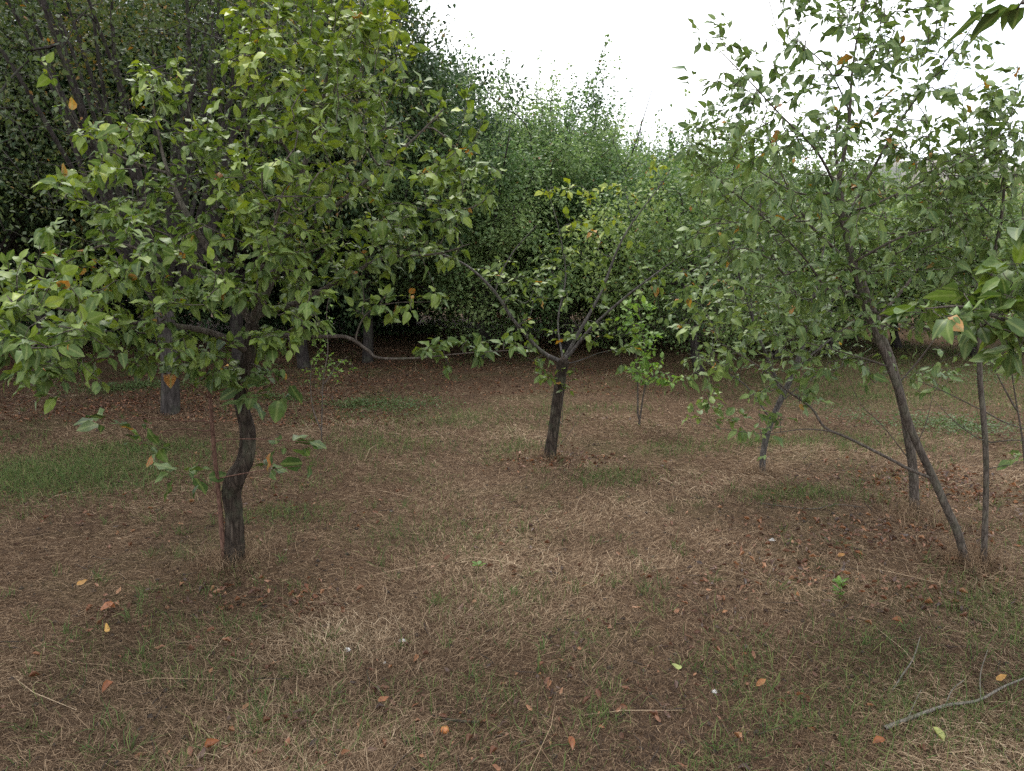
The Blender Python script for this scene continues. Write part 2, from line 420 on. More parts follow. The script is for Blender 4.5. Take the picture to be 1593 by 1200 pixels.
# =================================================================== THE PEAR TREE (left)
b = G(365, 872); Y0 = b.y
trunk = [(364, 872, Y0, 62), (366, 820, Y0, 52), (362, 768, Y0, 54), (368, 744, Y0 - .02, 54), (382, 714, Y0, 48), (386, 672, Y0 + .03, 45), (376, 630, Y0 + .03, 40),
         (378, 590, Y0, 38), (388, 548, Y0, 40), (392, 505, Y0 + .02, 38)]
pear_limbs = [
    [(392, 505, Y0 + .02, 34), (420, 440, Y0 + .05, 28), (450, 360, Y0 + .1, 24), (470, 270, Y0 + .15, 18), (500, 170, Y0 + .2, 12), (515, 60, Y0 + .2, 6), (520, 10, Y0 + .2, 3)],
    [(392, 505, Y0 + .02, 28), (350, 430, Y0 - .05, 22), (300, 350, Y0 - .1, 17), (262, 270, Y0 - .05, 12), (243, 190, Y0, 7), (236, 115, Y0, 3)],
    [(388, 548, Y0, 26), (340, 522, Y0 - .15, 20), (280, 508, Y0 - .3, 17), (190, 500, Y0 - .5, 11), (90, 480, Y0 - .7, 6), (20, 470, Y0 - .85, 3)],
    [(420, 440, Y0 + .05, 20), (490, 350, Y0 + .1, 16), (560, 290, Y0 + .1, 12), (640, 220, Y0 + .15, 8), (690, 170, Y0 + .2, 4)],
    [(400, 490, Y0 + .02, 22), (470, 468, Y0 + .1, 18), (530, 435, Y0 + .15, 14), (600, 402, Y0 + .2, 10), (680, 395, Y0 + .2, 6), (730, 380, Y0 + .2, 3)],
    [(392, 530, Y0, 20), (430, 522, Y0 - .05, 16), (500, 524, Y0 - .1, 12), (540, 525, Y0 - .1, 11), (572, 545, Y0 - .1, 10), (590, 557, Y0 - .1, 8), (650, 557, Y0 - .1, 6), (720, 550, Y0 - .1, 4), (800, 545, Y0 - .1, 2)],
    [(552, 530, Y0 - .1, 6), (560, 505, Y0 - .1, 5), (575, 485, Y0 - .1, 4), (610, 472, Y0 - .1, 3), (660, 470, Y0 - .1, 2)],
    [(350, 430, Y0 - .05, 14), (250, 400, Y0 - .3, 11), (170, 380, Y0 - .4, 8), (80, 420, Y0 - .5, 4)],
    [(262, 270, Y0 - .05, 9), (200, 250, Y0 - .15, 7), (150, 220, Y0 - .2, 4)],
    [(470, 270, Y0 + .15, 10), (420, 190, Y0 + .1, 8), (385, 110, Y0 + .1, 5), (380, 60, Y0 + .1, 3)],
    [(500, 170, Y0 + .2, 8), (560, 110, Y0 + .25, 6), (590, 50, Y0 + .3, 3)],
    [(392, 505, Y0 + .02, 18), (405, 430, Y0 - .2, 14), (420, 380, Y0 - .4, 10), (440, 300, Y0 - .5, 6)],
]
pear_blobs = [
    (490, 120, Y0 + .2, 120, 115, .6, 85), (575, 190, Y0 + .2, 90, 110, .6, 60), (620, 290, Y0 + .2, 125, 90, .6, 75),
    (720, 270, Y0 + .2, 45, 30, .3, 14), (400, 60, Y0 + .1, 50, 50, .3, 22), (545, 50, Y0 + .2, 75, 45, .4, 32),
    (235, 130, Y0, 30, 35, .2, 12), (185, 215, Y0 - .15, 65, 40, .35, 26), (170, 290, Y0 - .3, 85, 55, .4, 40),
    (420, 260, Y0 - .2, 90, 80, .5, 55), (330, 390, Y0 - .3, 130, 60, .5, 70), (180, 380, Y0 - .4, 120, 60, .5, 60),
    (80, 440, Y0 - .6, 110, 55, .5, 60), (60, 520, Y0 - .8, 110, 60, .4, 62), (180, 490, Y0 - .5, 110, 55, .4, 55),
    (-60, 500, Y0 - .7, 90, 70, .5, 30), (320, 470, Y0 - .3, 90, 45, .4, 36), (440, 430, Y0 - .3, 75, 85, .4, 56), (430, 520, Y0 - .3, 45, 40, .25, 18),
    (560, 370, Y0 + .1, 100, 60, .4, 46), (640, 375, Y0 + .15, 80, 45, .35, 30), (460, 330, Y0 - .2, 100, 60, .5, 42),
    (610, 478, Y0 - .1, 65, 25, .12, 13), (665, 455, Y0 - .1, 30, 20, .12, 4), (690, 548, Y0 - .1, 50, 22, .12, 14), (770, 540, Y0 - .1, 50, 20, .12, 11),
    (370, 560, Y0 - .15, 75, 38, .25, 30), (250, 545, Y0 - .35, 80, 32, .3, 26), (460, 500, Y0 - .15, 45, 35, .2, 12), (540, 420, Y0 + .1, 60, 30, .3, 14), (60, 590, Y0 - .7, 60, 30, .3, 10), (500, 515, Y0 - .12, 30, 14, .1, 4), (120, 585, Y0 - .7, 70, 35, .3, 14), (290, 200, Y0 + .2, 60, 60, .4, 8),
    (455, 200, Y0 - .3, 120, 90, .4, 36), (520, 100, Y0 - .1, 100, 80, .4, 28), (350, 200, Y0, 60, 70, .3, 26), (310, 260, Y0, 60, 50, .3, 12), (740, 285, Y0 + .2, 45, 30, .3, 10), (660, 200, Y0 + .2, 45, 35, .3, 10),
]
pear_blobs = [(a, b_, c, d * 1.12, e * 1.15, f * 1.3, int(g * .92)) for a, b_, c, d, e, f, g in pear_blobs]
def pear_tint(Ps):
    return pear_tint0(Ps)
def pear_tint0(Ps):  # leaf colour gets lighter and yellower with height and towards the outer left
    z = (Ps[:, 2] - 1.6) * .16 + np.clip((-1.5 - Ps[:, 0]) * .12, 0, .25)
    return z + (vnoise(Ps[:, 0] * 4, Ps[:, 2] * 4, 9) - .5) * .35
hero('pear_tree', 'broad leafy pear tree with a rough trunk bent in an S', 'tree', b, trunk, pear_limbs, pear_blobs,
     B_PEAR, M_PEAR, 11, L=.047, wid=.62, per=2.8, term=7, shoots=80, curl=.42, tint=pear_tint, yellow=.009, trunk_gn=.12, trunk_sides=56, trunk_sub=14, rough=.10, twig_mat=B_SMOOTH, rsc=.83, lsc=.8)
# thin reddish sapling beside its trunk
b = G(349, 874); Y1 = b.y
hero('young_tree', 'thin straight reddish sapling standing close beside the crooked pear trunk', 'tree', b,
     [(349, 874, Y1, 15), (343, 800, Y1, 12), (335, 720, Y1, 11), (330, 660, Y1, 10), (325, 600, Y1, 8), (318, 545, Y1, 5)],
     [[(329, 655, Y1, 4), (280, 655, Y1 - .1, 3), (220, 650, Y1 - .2, 2), (165, 665, Y1 - .25, 1.5)],
      [(330, 672, Y1, 4), (270, 668, Y1 - .1, 3), (215, 690, Y1 - .2, 1.5)],
      [(333, 685, Y1, 3.5), (390, 683, Y1 - .1, 3), (450, 686, Y1 - .15, 2), (500, 690, Y1 - .2, 1.3)],
      [(337, 745, Y1, 3.5), (390, 735, Y1 - .1, 3), (440, 728, Y1 - .15, 2), (490, 722, Y1 - .2, 1.3)],
      [(326, 618, Y1, 4), (280, 590, Y1 - .1, 3), (220, 570, Y1 - .15, 2)],
      [(340, 770, Y1, 3), (310, 745, Y1 - .1, 2), (275, 740, Y1 - .15, 1.3)],
      [(326, 612, Y1, 4), (370, 600, Y1 - .1, 3), (430, 585, Y1 - .15, 2)]],
     [(190, 660, Y1 - .2, 45, 15, .12, 8), (230, 690, Y1 - .2, 40, 18, .12, 7), (450, 690, Y1 - .15, 50, 12, .1, 6), (440, 725, Y1 - .15, 50, 10, .1, 6),
      (290, 740, Y1 - .12, 30, 25, .12, 9), (240, 575, Y1 - .15, 40, 20, .12, 6), (400, 600, Y1 - .15, 60, 25, .15, 12), (325, 570, Y1, 40, 30, .15, 12)],
     B_RED, M_PEAR, 12, L=.078, wid=.66, per=.9, term=2, seg=.09, yellow=.05, tint=lambda p: np.full(len(p), -.28), trunk_gn=.03, ok_from=.75, limb_ok=.3, droop=.4)
# =================================================================== CENTRE TREE
b = G(855, 712); Y2 = b.y
hero('pollarded_fruit_tree', 'small tree in the middle, short dark leaning trunk, bare limbs in a V', 'tree', b,
     [(855, 712, Y2, 62), (861, 670, Y2, 56), (868, 620, Y2, 56), (873, 580, Y2, 58), (876, 562, Y2, 60)],
     [[(872, 563, Y2, 34), (840, 545, Y2 - .05, 26), (800, 500, Y2 - .15, 22), (770, 455, Y2 - .2, 19), (735, 420, Y2 - .25, 15), (705, 402, Y2 - .3, 10), (685, 395, Y2 - .3, 5)],
      [(770, 455, Y2 - .2, 12), (780, 425, Y2 - .2, 9), (800, 390, Y2 - .2, 7), (835, 350, Y2 - .2, 4)],
      [(876, 562, Y2, 30), (905, 510, Y2 + .05, 24), (935, 455, Y2 + .1, 19), (960, 390, Y2 + .1, 15), (985, 345, Y2 + .1, 11), (1030, 285, Y2 + .1, 6), (1045, 260, Y2 + .1, 3)],
      [(880, 560, Y2, 28), (920, 510, Y2 - .1, 21), (970, 465, Y2 - .2, 17), (1015, 430, Y2 - .25, 12), (1050, 405, Y2 - .3, 6)],
      [(876, 562, Y2, 16), (868, 500, Y2 + .2, 13), (880, 430, Y2 + .3, 10), (870, 360, Y2 + .3, 7), (850, 290, Y2 + .3, 4)],
      [(985, 345, Y2 + .1, 6), (978, 320, Y2 + .1, 4), (970, 290, Y2 + .1, 3)],
      [(840, 545, Y2 - .05, 9), (815, 540, Y2 - .1, 6), (790, 530, Y2 - .15, 3)],
      [(884, 566, Y2, 9), (905, 560, Y2 - .1, 7), (930, 550, Y2 - .15, 4)],
      [(858, 700, Y2, 5), (872, 690, Y2 - .03, 4), (892, 665, Y2 - .05, 3), (908, 640, Y2 - .08, 1.5)],
      [(856, 705, Y2, 4), (842, 690, Y2 - .03, 3), (838, 640, Y2 - .05, 1.5)],
      [(868, 640, Y2, 5), (874, 660, Y2 - .06, 4), (876, 610, Y2 - .07, 2)]],
     [(835, 440, Y2 - .2, 30, 28, .2, 12), (800, 470, Y2 - .2, 55, 45, .25, 14), (770, 430, Y2 - .2, 40, 35, .2, 9), (890, 400, Y2 + .2, 60, 70, .3, 26), (900, 320, Y2 + .3, 60, 50, .3, 18), (960, 300, Y2 + .1, 60, 20, .15, 6), (1030, 260, Y2 + .1, 30, 25, .12, 5),
      (900, 500, Y2, 60, 50, .3, 22), (950, 540, Y2 - .1, 50, 40, .25, 12), (820, 530, Y2 - .1, 45, 30, .2, 10), (985, 440, Y2 - .2, 50, 30, .2, 9), (850, 590, Y2 - .1, 18, 14, .08, 4),
      (880, 610, Y2 - .07, 10, 22, .05, 5), (905, 640, Y2 - .08, 8, 6, .04, 2), (960, 370, Y2 + .1, 40, 40, .15, 5), (870, 560, Y2, 40, 25, .15, 10)],
     B_PEAR, M_PEAR, 13, L=.055, wid=.55, per=.7, term=4, seg=.1, yellow=.03, tint=lambda p: np.clip((p[:, 2] - 1.4) * .6, 0, .6), trunk_gn=.06, ok_from=.8, twig_mat=B_GREY, up=.3, rsc=.78, lsc=.55)
# =================================================================== RIGHT: leaning tree
b = G(1502, 874); Y3 = b.y
lean_limbs = [
    [(1452, 745, Y3, 14), (1420, 733, Y3 - .03, 13), (1380, 712, Y3 - .05, 12), (1320, 682, Y3 - .1, 11), (1283, 665, Y3 - .1, 10), (1262, 635, Y3 - .1, 9), (1225, 608, Y3 - .15, 8), (1180, 570, Y3 - .2, 6), (1120, 535, Y3 - .25, 3)],
    [(1300, 672, Y3 - .1, 6), (1250, 668, Y3 - .15, 5), (1190, 675, Y3 - .2, 3), (1130, 668, Y3 - .2, 2), (1060, 655, Y3 - .2, 1.2)],
    [(1340, 465, Y3, 15), (1310, 452, Y3 - .05, 12), (1285, 448, Y3 - .05, 10), (1250, 400, Y3 - .1, 8), (1190, 340, Y3 - .2, 6), (1130, 290, Y3 - .25, 4), (1080, 240, Y3 - .3, 2)],
    [(1312, 350, Y3, 14), (1360, 260, Y3 + .05, 11), (1400, 190, Y3 + .1, 9), (1450, 120, Y3 + .1, 7), (1500, 60, Y3 + .1, 4), (1520, 25, Y3 + .1, 2)],
    [(1305, 300, Y3, 12), (1270, 235, Y3 - .1, 9), (1215, 180, Y3 - .15, 6), (1160, 120, Y3 - .2, 4), (1105, 65, Y3 - .2, 2)],
    [(1318, 330, Y3, 11), (1355, 320, Y3 - .1, 9), (1420, 290, Y3 - .15, 7), (1500, 250, Y3 - .2, 4), (1570, 210, Y3 - .2, 2)],
    [(1325, 410, Y3, 11), (1400, 370, Y3 - .1, 8), (1480, 350, Y3 - .1, 5), (1540, 330, Y3 - .1, 2)],
    [(1345, 480, Y3, 10), (1400, 500, Y3 + .1, 8), (1470, 520, Y3 + .15, 5), (1520, 545, Y3 + .2, 2)],
    [(1305, 300, Y3, 9), (1240, 300, Y3 + .1, 7), (1170, 260, Y3 + .2, 4), (1100, 220, Y3 + .2, 2)],
    [(1325, 180, Y3, 7), (1290, 110, Y3 - .05, 5), (1240, 60, Y3 - .1, 3), (1215, 20, Y3 - .1, 2)],
    [(1380, 570, Y3, 8), (1350, 560, Y3 - .05, 7), (1280, 540, Y3 - .1, 4), (1200, 520, Y3 - .2, 2)],
]
lean_blobs = [
    (1330, 60, Y3, 95, 75, .4, 60), (1400, 10, Y3, 90, 30, .3, 14), (1270, 0, Y3, 60, 30, .3, 8), (1500, 110, Y3, 70, 60, .3, 22), (1560, 190, Y3, 60, 60, .4, 30), (1130, 170, Y3 - .2, 60, 50, .3, 16), (1220, 110, Y3, 90, 60, .3, 18), (1090, 230, Y3 - .2, 35, 40, .3, 12), (1400, 130, Y3 + .1, 75, 65, .4, 32), (1470, 60, Y3 + .1, 60, 50, .3, 14), (1250, 150, Y3 - .1, 80, 60, .4, 22), (1150, 110, Y3 - .2, 50, 45, .3, 13), (1110, 60, Y3 - .2, 30, 25, .2, 5), (1220, 50, Y3 - .1, 50, 30, .3, 7),
    (1170, 210, Y3 - .2, 80, 50, .4, 38), (1320, 230, Y3, 130, 60, .5, 75), (1470, 230, Y3, 90, 60, .4, 44), (1540, 170, Y3 + .1, 50, 40, .3, 12),
    (1120, 270, Y3 - .2, 60, 40, .35, 26), (1230, 320, Y3 - .1, 110, 60, .5, 64), (1370, 330, Y3, 110, 65, .5, 68), (1490, 320, Y3, 90, 60, .4, 44),
    (1150, 370, Y3 - .1, 85, 55, .4, 48), (1330, 380, Y3, 150, 70, .6, 60), (1500, 380, Y3 + .1, 90, 60, .5, 40), (1100, 470, Y3 - .2, 60, 60, .3, 18), (1250, 500, Y3, 120, 50, .5, 40), (1400, 500, Y3 + .2, 90, 30, .3, 16), (1260, 420, Y3 - .1, 100, 50, .45, 44), (1400, 420, Y3, 110, 50, .4, 44), (1180, 480, Y3 - .1, 90, 50, .4, 36), (1300, 500, Y3 - .1, 90, 40, .3, 28),
    (1440, 480, Y3 + .1, 70, 40, .3, 18), (1150, 560, Y3 - .2, 80, 30, .2, 13), (1090, 640, Y3 - .2, 45, 20, .12, 10), (1280, 575, Y3, 110, 35, .3, 26), (1130, 600, Y3 - .2, 80, 30, .2, 14), (1420, 560, Y3 + .3, 60, 30, .2, 8), (1180, 655, Y3 - .2, 50, 30, .12, 10), (1250, 615, Y3 - .1, 35, 22, .12, 7),
]
hero('leaning_fruit_tree', 'slender tree leaning left from its foot with one long low bare branch', 'tree', b,
     [(1502, 874, Y3, 33), (1490, 830, Y3, 31), (1470, 785, Y3, 30), (1450, 740, Y3, 29), (1420, 675, Y3, 28), (1402, 620, Y3, 27), (1380, 560, Y3, 26), (1350, 490, Y3, 25), (1330, 420, Y3, 22), (1312, 350, Y3, 20), (1305, 290, Y3, 15),
      (1320, 200, Y3, 11), (1325, 120, Y3, 8), (1335, 50, Y3, 5), (1350, -10, Y3, 3)],
     lean_limbs, lean_blobs, B_SMOOTH, M_APR, 14, L=.048, wid=.5, per=1.5, term=4, shoots=40, seg=.09, yellow=.011, ok_from=.45, trunk_gn=.03, curl=.35, rsc=.66, lsc=.6,
     tint=lambda p: (vnoise(p[:, 0] * 3, p[:, 2] * 3, 4) - .5) * .3, up=.2)
# the upright stem it crosses
b = G(1422, 795); Y4 = b.y
hero('fruit_tree', 'slim upright trunk crossing behind the leaning tree, its foot scarred', 'tree', b,
     [(1423, 795, Y4, 36), (1421, 740, Y4, 33), (1415, 690, Y4, 32), (1404, 630, Y4, 31), (1388, 570, Y4, 31), (1370, 520, Y4, 30), (1345, 450, Y4, 26), (1320, 380, Y4 + .05, 22), (1308, 300, Y4 + .1, 16), (1300, 220, Y4 + .1, 9), (1310, 150, Y4 + .1, 4)],
     [[(1345, 455, Y4, 20), (1310, 400, Y4, 16), (1260, 350, Y4, 12), (1220, 280, Y4, 7), (1200, 220, Y4, 3)],
      [(1362, 500, Y4, 14), (1420, 430, Y4 + .1, 12), (1470, 340, Y4 + .2, 8), (1500, 260, Y4 + .2, 4)],
      [(1395, 600, Y4, 9), (1430, 560, Y4, 7), (1460, 520, Y4, 4), (1490, 490, Y4, 2)],
      [(1418, 710, Y4, 5), (1440, 660, Y4, 4), (1452, 615, Y4, 2), (1470, 580, Y4, 1.5)],
      [(1418, 720, Y4, 5), (1375, 665, Y4, 4), (1340, 630, Y4, 3), (1320, 590, Y4, 1.5)]],
     [(1270, 300, Y4, 110, 80, .5, 50), (1400, 300, Y4 + .1, 110, 90, .5, 50), (1220, 400, Y4, 90, 70, .4, 34), (1450, 400, Y4 + .1, 80, 70, .4, 34), (1320, 200, Y4 + .1, 90, 60, .4, 24), (1500, 250, Y4 + .2, 60, 70, .4, 26), (1300, 460, Y4, 80, 50, .3, 20), (1470, 570, Y4, 60, 30, .2, 6)],
     B_SMOOTH, M_APR, 15, L=.050, wid=.5, shoots=15, per=1.6, term=4, curl=.35, seg=.1, yellow=.014, ok_from=.6, trunk_gn=.03, up=.2, rsc=.85, lsc=.7)
# thin tree at far right
b = G(1530, 876); Y5 = b.y
hero('fruit_tree', 'thin straight dark stemmed young tree just right of the leaning one', 'tree', b,
     [(1530, 876, Y5, 20), (1533, 800, Y5, 18), (1534, 720, Y5, 17), (1530, 650, Y5, 17), (1524, 580, Y5, 16), (1526, 500, Y5, 15), (1540, 430, Y5, 13), (1556, 350, Y5, 10), (1562, 280, Y5, 7), (1555, 200, Y5, 4), (1560, 150, Y5, 2)],
     [[(1530, 640, Y5, 4), (1470, 610, Y5, 3), (1420, 590, Y5, 2), (1370, 575, Y5, 1.2)],
      [(1533, 690, Y5, 4), (1490, 660, Y5 - .1, 3), (1450, 620, Y5 - .1, 1.5)],
      [(1533, 690, Y5, 5), (1580, 685, Y5 - .1, 4), (1640, 690, Y5 - .1, 2)],
      [(1531, 640, Y5, 5), (1570, 660, Y5 + .1, 4), (1640, 680, Y5 + .1, 2)],
      [(1527, 520, Y5, 6), (1560, 470, Y5, 4), (1610, 420, Y5, 2)],
      [(1556, 350, Y5, 6), (1500, 290, Y5, 4), (1440, 230, Y5, 2)],
      [(1535, 730, Y5, 4), (1560, 725, Y5 - .05, 3), (1590, 720, Y5 - .1, 1.5)]],
     [(1550, 250, Y5, 60, 70, .3, 32), (1470, 270, Y5, 60, 50, .3, 22), (1550, 380, Y5, 70, 80, .4, 50), (1500, 300, Y5, 80, 80, .4, 36), (1480, 460, Y5 + .1, 70, 40, .3, 22), (1620, 300, Y5, 60, 100, .4, 26), (1480, 430, Y5, 60, 30, .25, 12), (1580, 700, Y5 - .1, 25, 15, .1, 3), (1450, 600, Y5, 50, 25, .2, 4)],
     B_SMOOTH, M_APR, 16, L=.050, wid=.5, shoots=12, per=1.5, term=4, curl=.35, seg=.09, yellow=.014, ok_from=.6, trunk_gn=.02, up=.2, rsc=.78, lsc=.75)
# tree between the middle tree and the leaning one
b = G(1186, 735); Y6 = b.y
hero('fruit_tree', 'slender grey tree leaning right, between the middle tree and the leaning one', 'tree', b,
     [(1186, 735, Y6, 34), (1188, 700, Y6, 31), (1200, 655, Y6, 30), (1218, 615, Y6, 29), (1236, 575, Y6, 27), (1250, 530, Y6, 25), (1262, 480, Y6, 20), (1275, 420, Y6, 13), (1285, 370, Y6, 6)],
     [[(1218, 615, Y6, 20), (1195, 560, Y6, 17), (1172, 500, Y6, 15), (1150, 430, Y6, 12), (1140, 370, Y6, 7), (1130, 320, Y6, 3)],
      [(1172, 500, Y6, 9), (1168, 440, Y6 + .1, 7), (1185, 370, Y6 + .1, 4)],
      [(1236, 575, Y6, 11), (1290, 530, Y6, 9), (1340, 490, Y6, 5), (1370, 470, Y6, 2)],
      [(1200, 655, Y6, 9), (1160, 600, Y6 - .1, 7), (1110, 570, Y6 - .1, 4), (1070, 550, Y6 - .1, 2)],
      [(1210, 630, Y6, 7), (1260, 590, Y6 - .1, 5), (1310, 570, Y6 - .1, 3)]],
     [(1180, 400, Y6, 100, 80, .7, 75), (1110, 470, Y6, 80, 60, .6, 44), (1250, 440, Y6, 90, 70, .6, 52), (1120, 560, Y6, 70, 40, .4, 26), (1280, 540, Y6, 80, 40, .4, 26), (1190, 320, Y6, 80, 40, .5, 26), (1080, 400, Y6, 50, 60, .4, 20), (1185, 725, Y6 - .15, 30, 12, .1, 8), (1150, 480, Y6 + .2, 140, 90, .8, 70), (1260, 520, Y6 + .2, 100, 60, .6, 40)],
     B_GREY, M_APR, 17, L=.048, wid=.55, per=1.9, shoots=15, term=4, seg=.12, yellow=.02, ok_from=.6, trunk_gn=.04, up=.2, rsc=.7, lsc=.65)
# tree whose trunk is off frame to the right: its near boughs reach in
b = Gx(1990, 2.35); b = Vector((2.45, 2.5, float(gz(2.45, 2.5)))); Y7 = 2.5
def W(x, y, z, r): # world point back to the (px,py,Y) form
    c, s = math.cos(PITCH), math.sin(PITCH); dz = z - CAMZ
    f = y * c - dz * s; u = y * s + dz * c
    return (796.5 + F * x / f, 600 - F * u / f, y, r)
hero('pear_tree', 'nearest boughs with large leaves and small green pears at the right edge', 'tree', b,
     [W(2.45, 2.5, b.z, 55), W(2.42, 2.5, .5, 48), W(2.38, 2.48, 1.0, 44), W(2.32, 2.45, 1.5, 38), W(2.3, 2.42, 2.1, 25), W(2.25, 2.4, 2.7, 14), W(2.2, 2.4, 3.0, 8)],
     [[W(2.35, 2.46, 1.2, 20), (1740, 560, 2.4, 16), (1640, 530, 2.35, 11), (1570, 500, 2.3, 7), (1500, 478, 2.3, 4), (1440, 480, 2.3, 2)],
      [W(2.33, 2.46, 1.4, 16), (1740, 400, 2.4, 12), (1650, 360, 2.4, 8), (1590, 340, 2.4, 3)],
      [W(2.25, 2.4, 2.5, 12), (1760, 20, 2.1, 8), (1680, 5, 1.8, 5), (1590, 5, 1.5, 3)]],
     [(1540, 480, 2.3, 55, 38, .14, 20), (1500, 490, 2.3, 55, 28, .12, 12), (1590, 530, 2.3, 40, 45, .15, 16), (1640, 500, 2.35, 50, 60, .2, 18), (1430, 478, 2.3, 30, 16, .08, 4), (1580, 420, 2.35, 30, 25, .1, 5),
      (1620, 340, 2.4, 40, 30, .12, 9), (1700, 400, 2.4, 60, 80, .3, 24), (1585, 12, 1.5, 16, 8, .05, 4), (1700, 0, 1.9, 60, 30, .2, 10), (1800, 200, 2.4, 90, 200, .5, 40)],
     B_SMOOTH, M_PEAR, 18, L=.07, wid=.52, per=1.7, term=4, seg=.07, curl=.35, yellow=.014, ok_from=.6, trunk_gn=.03, tint=lambda p: np.full(len(p), -.08), up=.05)
near_pear = [o for o in C.objects if o.get('label', '').startswith('nearest boughs')][0]
# small green pears on it
m_fr, n_ = newmat('green_pear_skin')
nzf = N(n_, 'ShaderNodeTexNoise', {'Scale': 90.0})
cf = ramp(n_, nzf.outputs[0], [(.35, (.10, .17, .05)), (.65, (.17, .24, .08))])
pb_ = N(n_, 'ShaderNodeBsdfPrincipled', {'Base Color': cf, 'Roughness': .45}); N(n_, 'ShaderNodeOutputMaterial', {0: pb_.outputs[0]})
for px, py, r in ((1487, 487, .013), (1506, 478, .012), (1497, 502, .011)):
    c_ = np.array(P(px, py, 2.26)) - np.array(b)
    zz = np.linspace(-1, 1.5, 9); rr = [.001, .72, .98, 1.0, .85, .62, .45, .3, .05]
    obj('pear', tubes_mesh('pear', m_fr, [tube(np.array([c_ + np.array([0.1 * z * r, 0, z * r]) for z in zz]), np.array(rr) * r, 12)]), near_pear)
# saplings
def sapling(label, px, py, stems, blobs, seed, L, mat=M_YOUNG, rad=7, grp=None):
    b = G(px, py); Y = b.y
    ss = [[(x, y, Y + dy, rad * (1 - .75 * i / (len(s) - 1))) for i, (x, y, dy) in enumerate(s)] for s in stems]
    ss[0][0] = (px, py, Y, rad)
    return hero('sapling', label, 'sapling', b, ss[0], ss[1:], [(bx, by, Y + dy, rx, ry, rY, n) for bx, by, dy, rx, ry, rY, n in blobs],
                B_SMOOTH, mat, seed, L=L, wid=.55, per=1.8, term=4, seg=.06, yellow=0, ok_from=.35, trunk_gn=.02, trunk_sides=8, droop=.2, limb_ok=.35, upb=.1, skip=.1)
sapling('spindly sapling with tiny pale green leaves in the shade between pear trunk and middle tree', 500, 686,
        [[(500, 686, 0), (501, 640, 0), (503, 590, 0), (510, 545, .05), (508, 490, .05), (512, 460, .05)], [(500, 670, 0), (488, 640, .05), (483, 600, .05), (485, 560, .1)], [(503, 600, 0), (520, 575, -.05), (540, 555, -.05)]],
        [(500, 540, .05, 25, 55, .12, 34), (525, 575, 0, 28, 20, .1, 20), (485, 575, .05, 18, 30, .1, 14), (512, 480, .05, 12, 22, .06, 9)], 21, .026)
sapling('leafy lime green sapling with twin stems right of the middle tree', 994, 662,
        [[(994, 662, 0), (1000, 620, 0), (1006, 580, 0), (1000, 520, 0), (990, 460, 0)], [(992, 655, 0), (992, 600, 0), (990, 550, .05), (998, 500, .05)], [(1003, 600, 0), (1025, 580, -.05), (1050, 590, -.1)]],
        [(1005, 570, 0, 38, 28, .2, 36), (990, 490, 0, 26, 40, .18, 34), (1030, 590, -.05, 28, 12, .12, 12), (1000, 530, 0, 25, 25, .18, 20), (1120, 590, .1, 3, 3, .02, 0)], 22, .055, rad=10)
sapling('lone thin sapling at the right edge behind the thin straight tree', 1596, 735,
        [[(1596, 735, 0), (1590, 680, 0), (1580, 620, 0), (1574, 570, 0), (1578, 500, 0)], [(1590, 690, 0), (1612, 640, 0), (1630, 600, 0)], [(1582, 640, 0), (1560, 600, 0), (1540, 560, 0)]],
        [(1580, 520, 0, 35, 50, .2, 18), (1630, 590, 0, 30, 40, .2, 10), (1550, 560, 0, 25, 20, .12, 6)], 23, .05, mat=M_APR, rad=9)
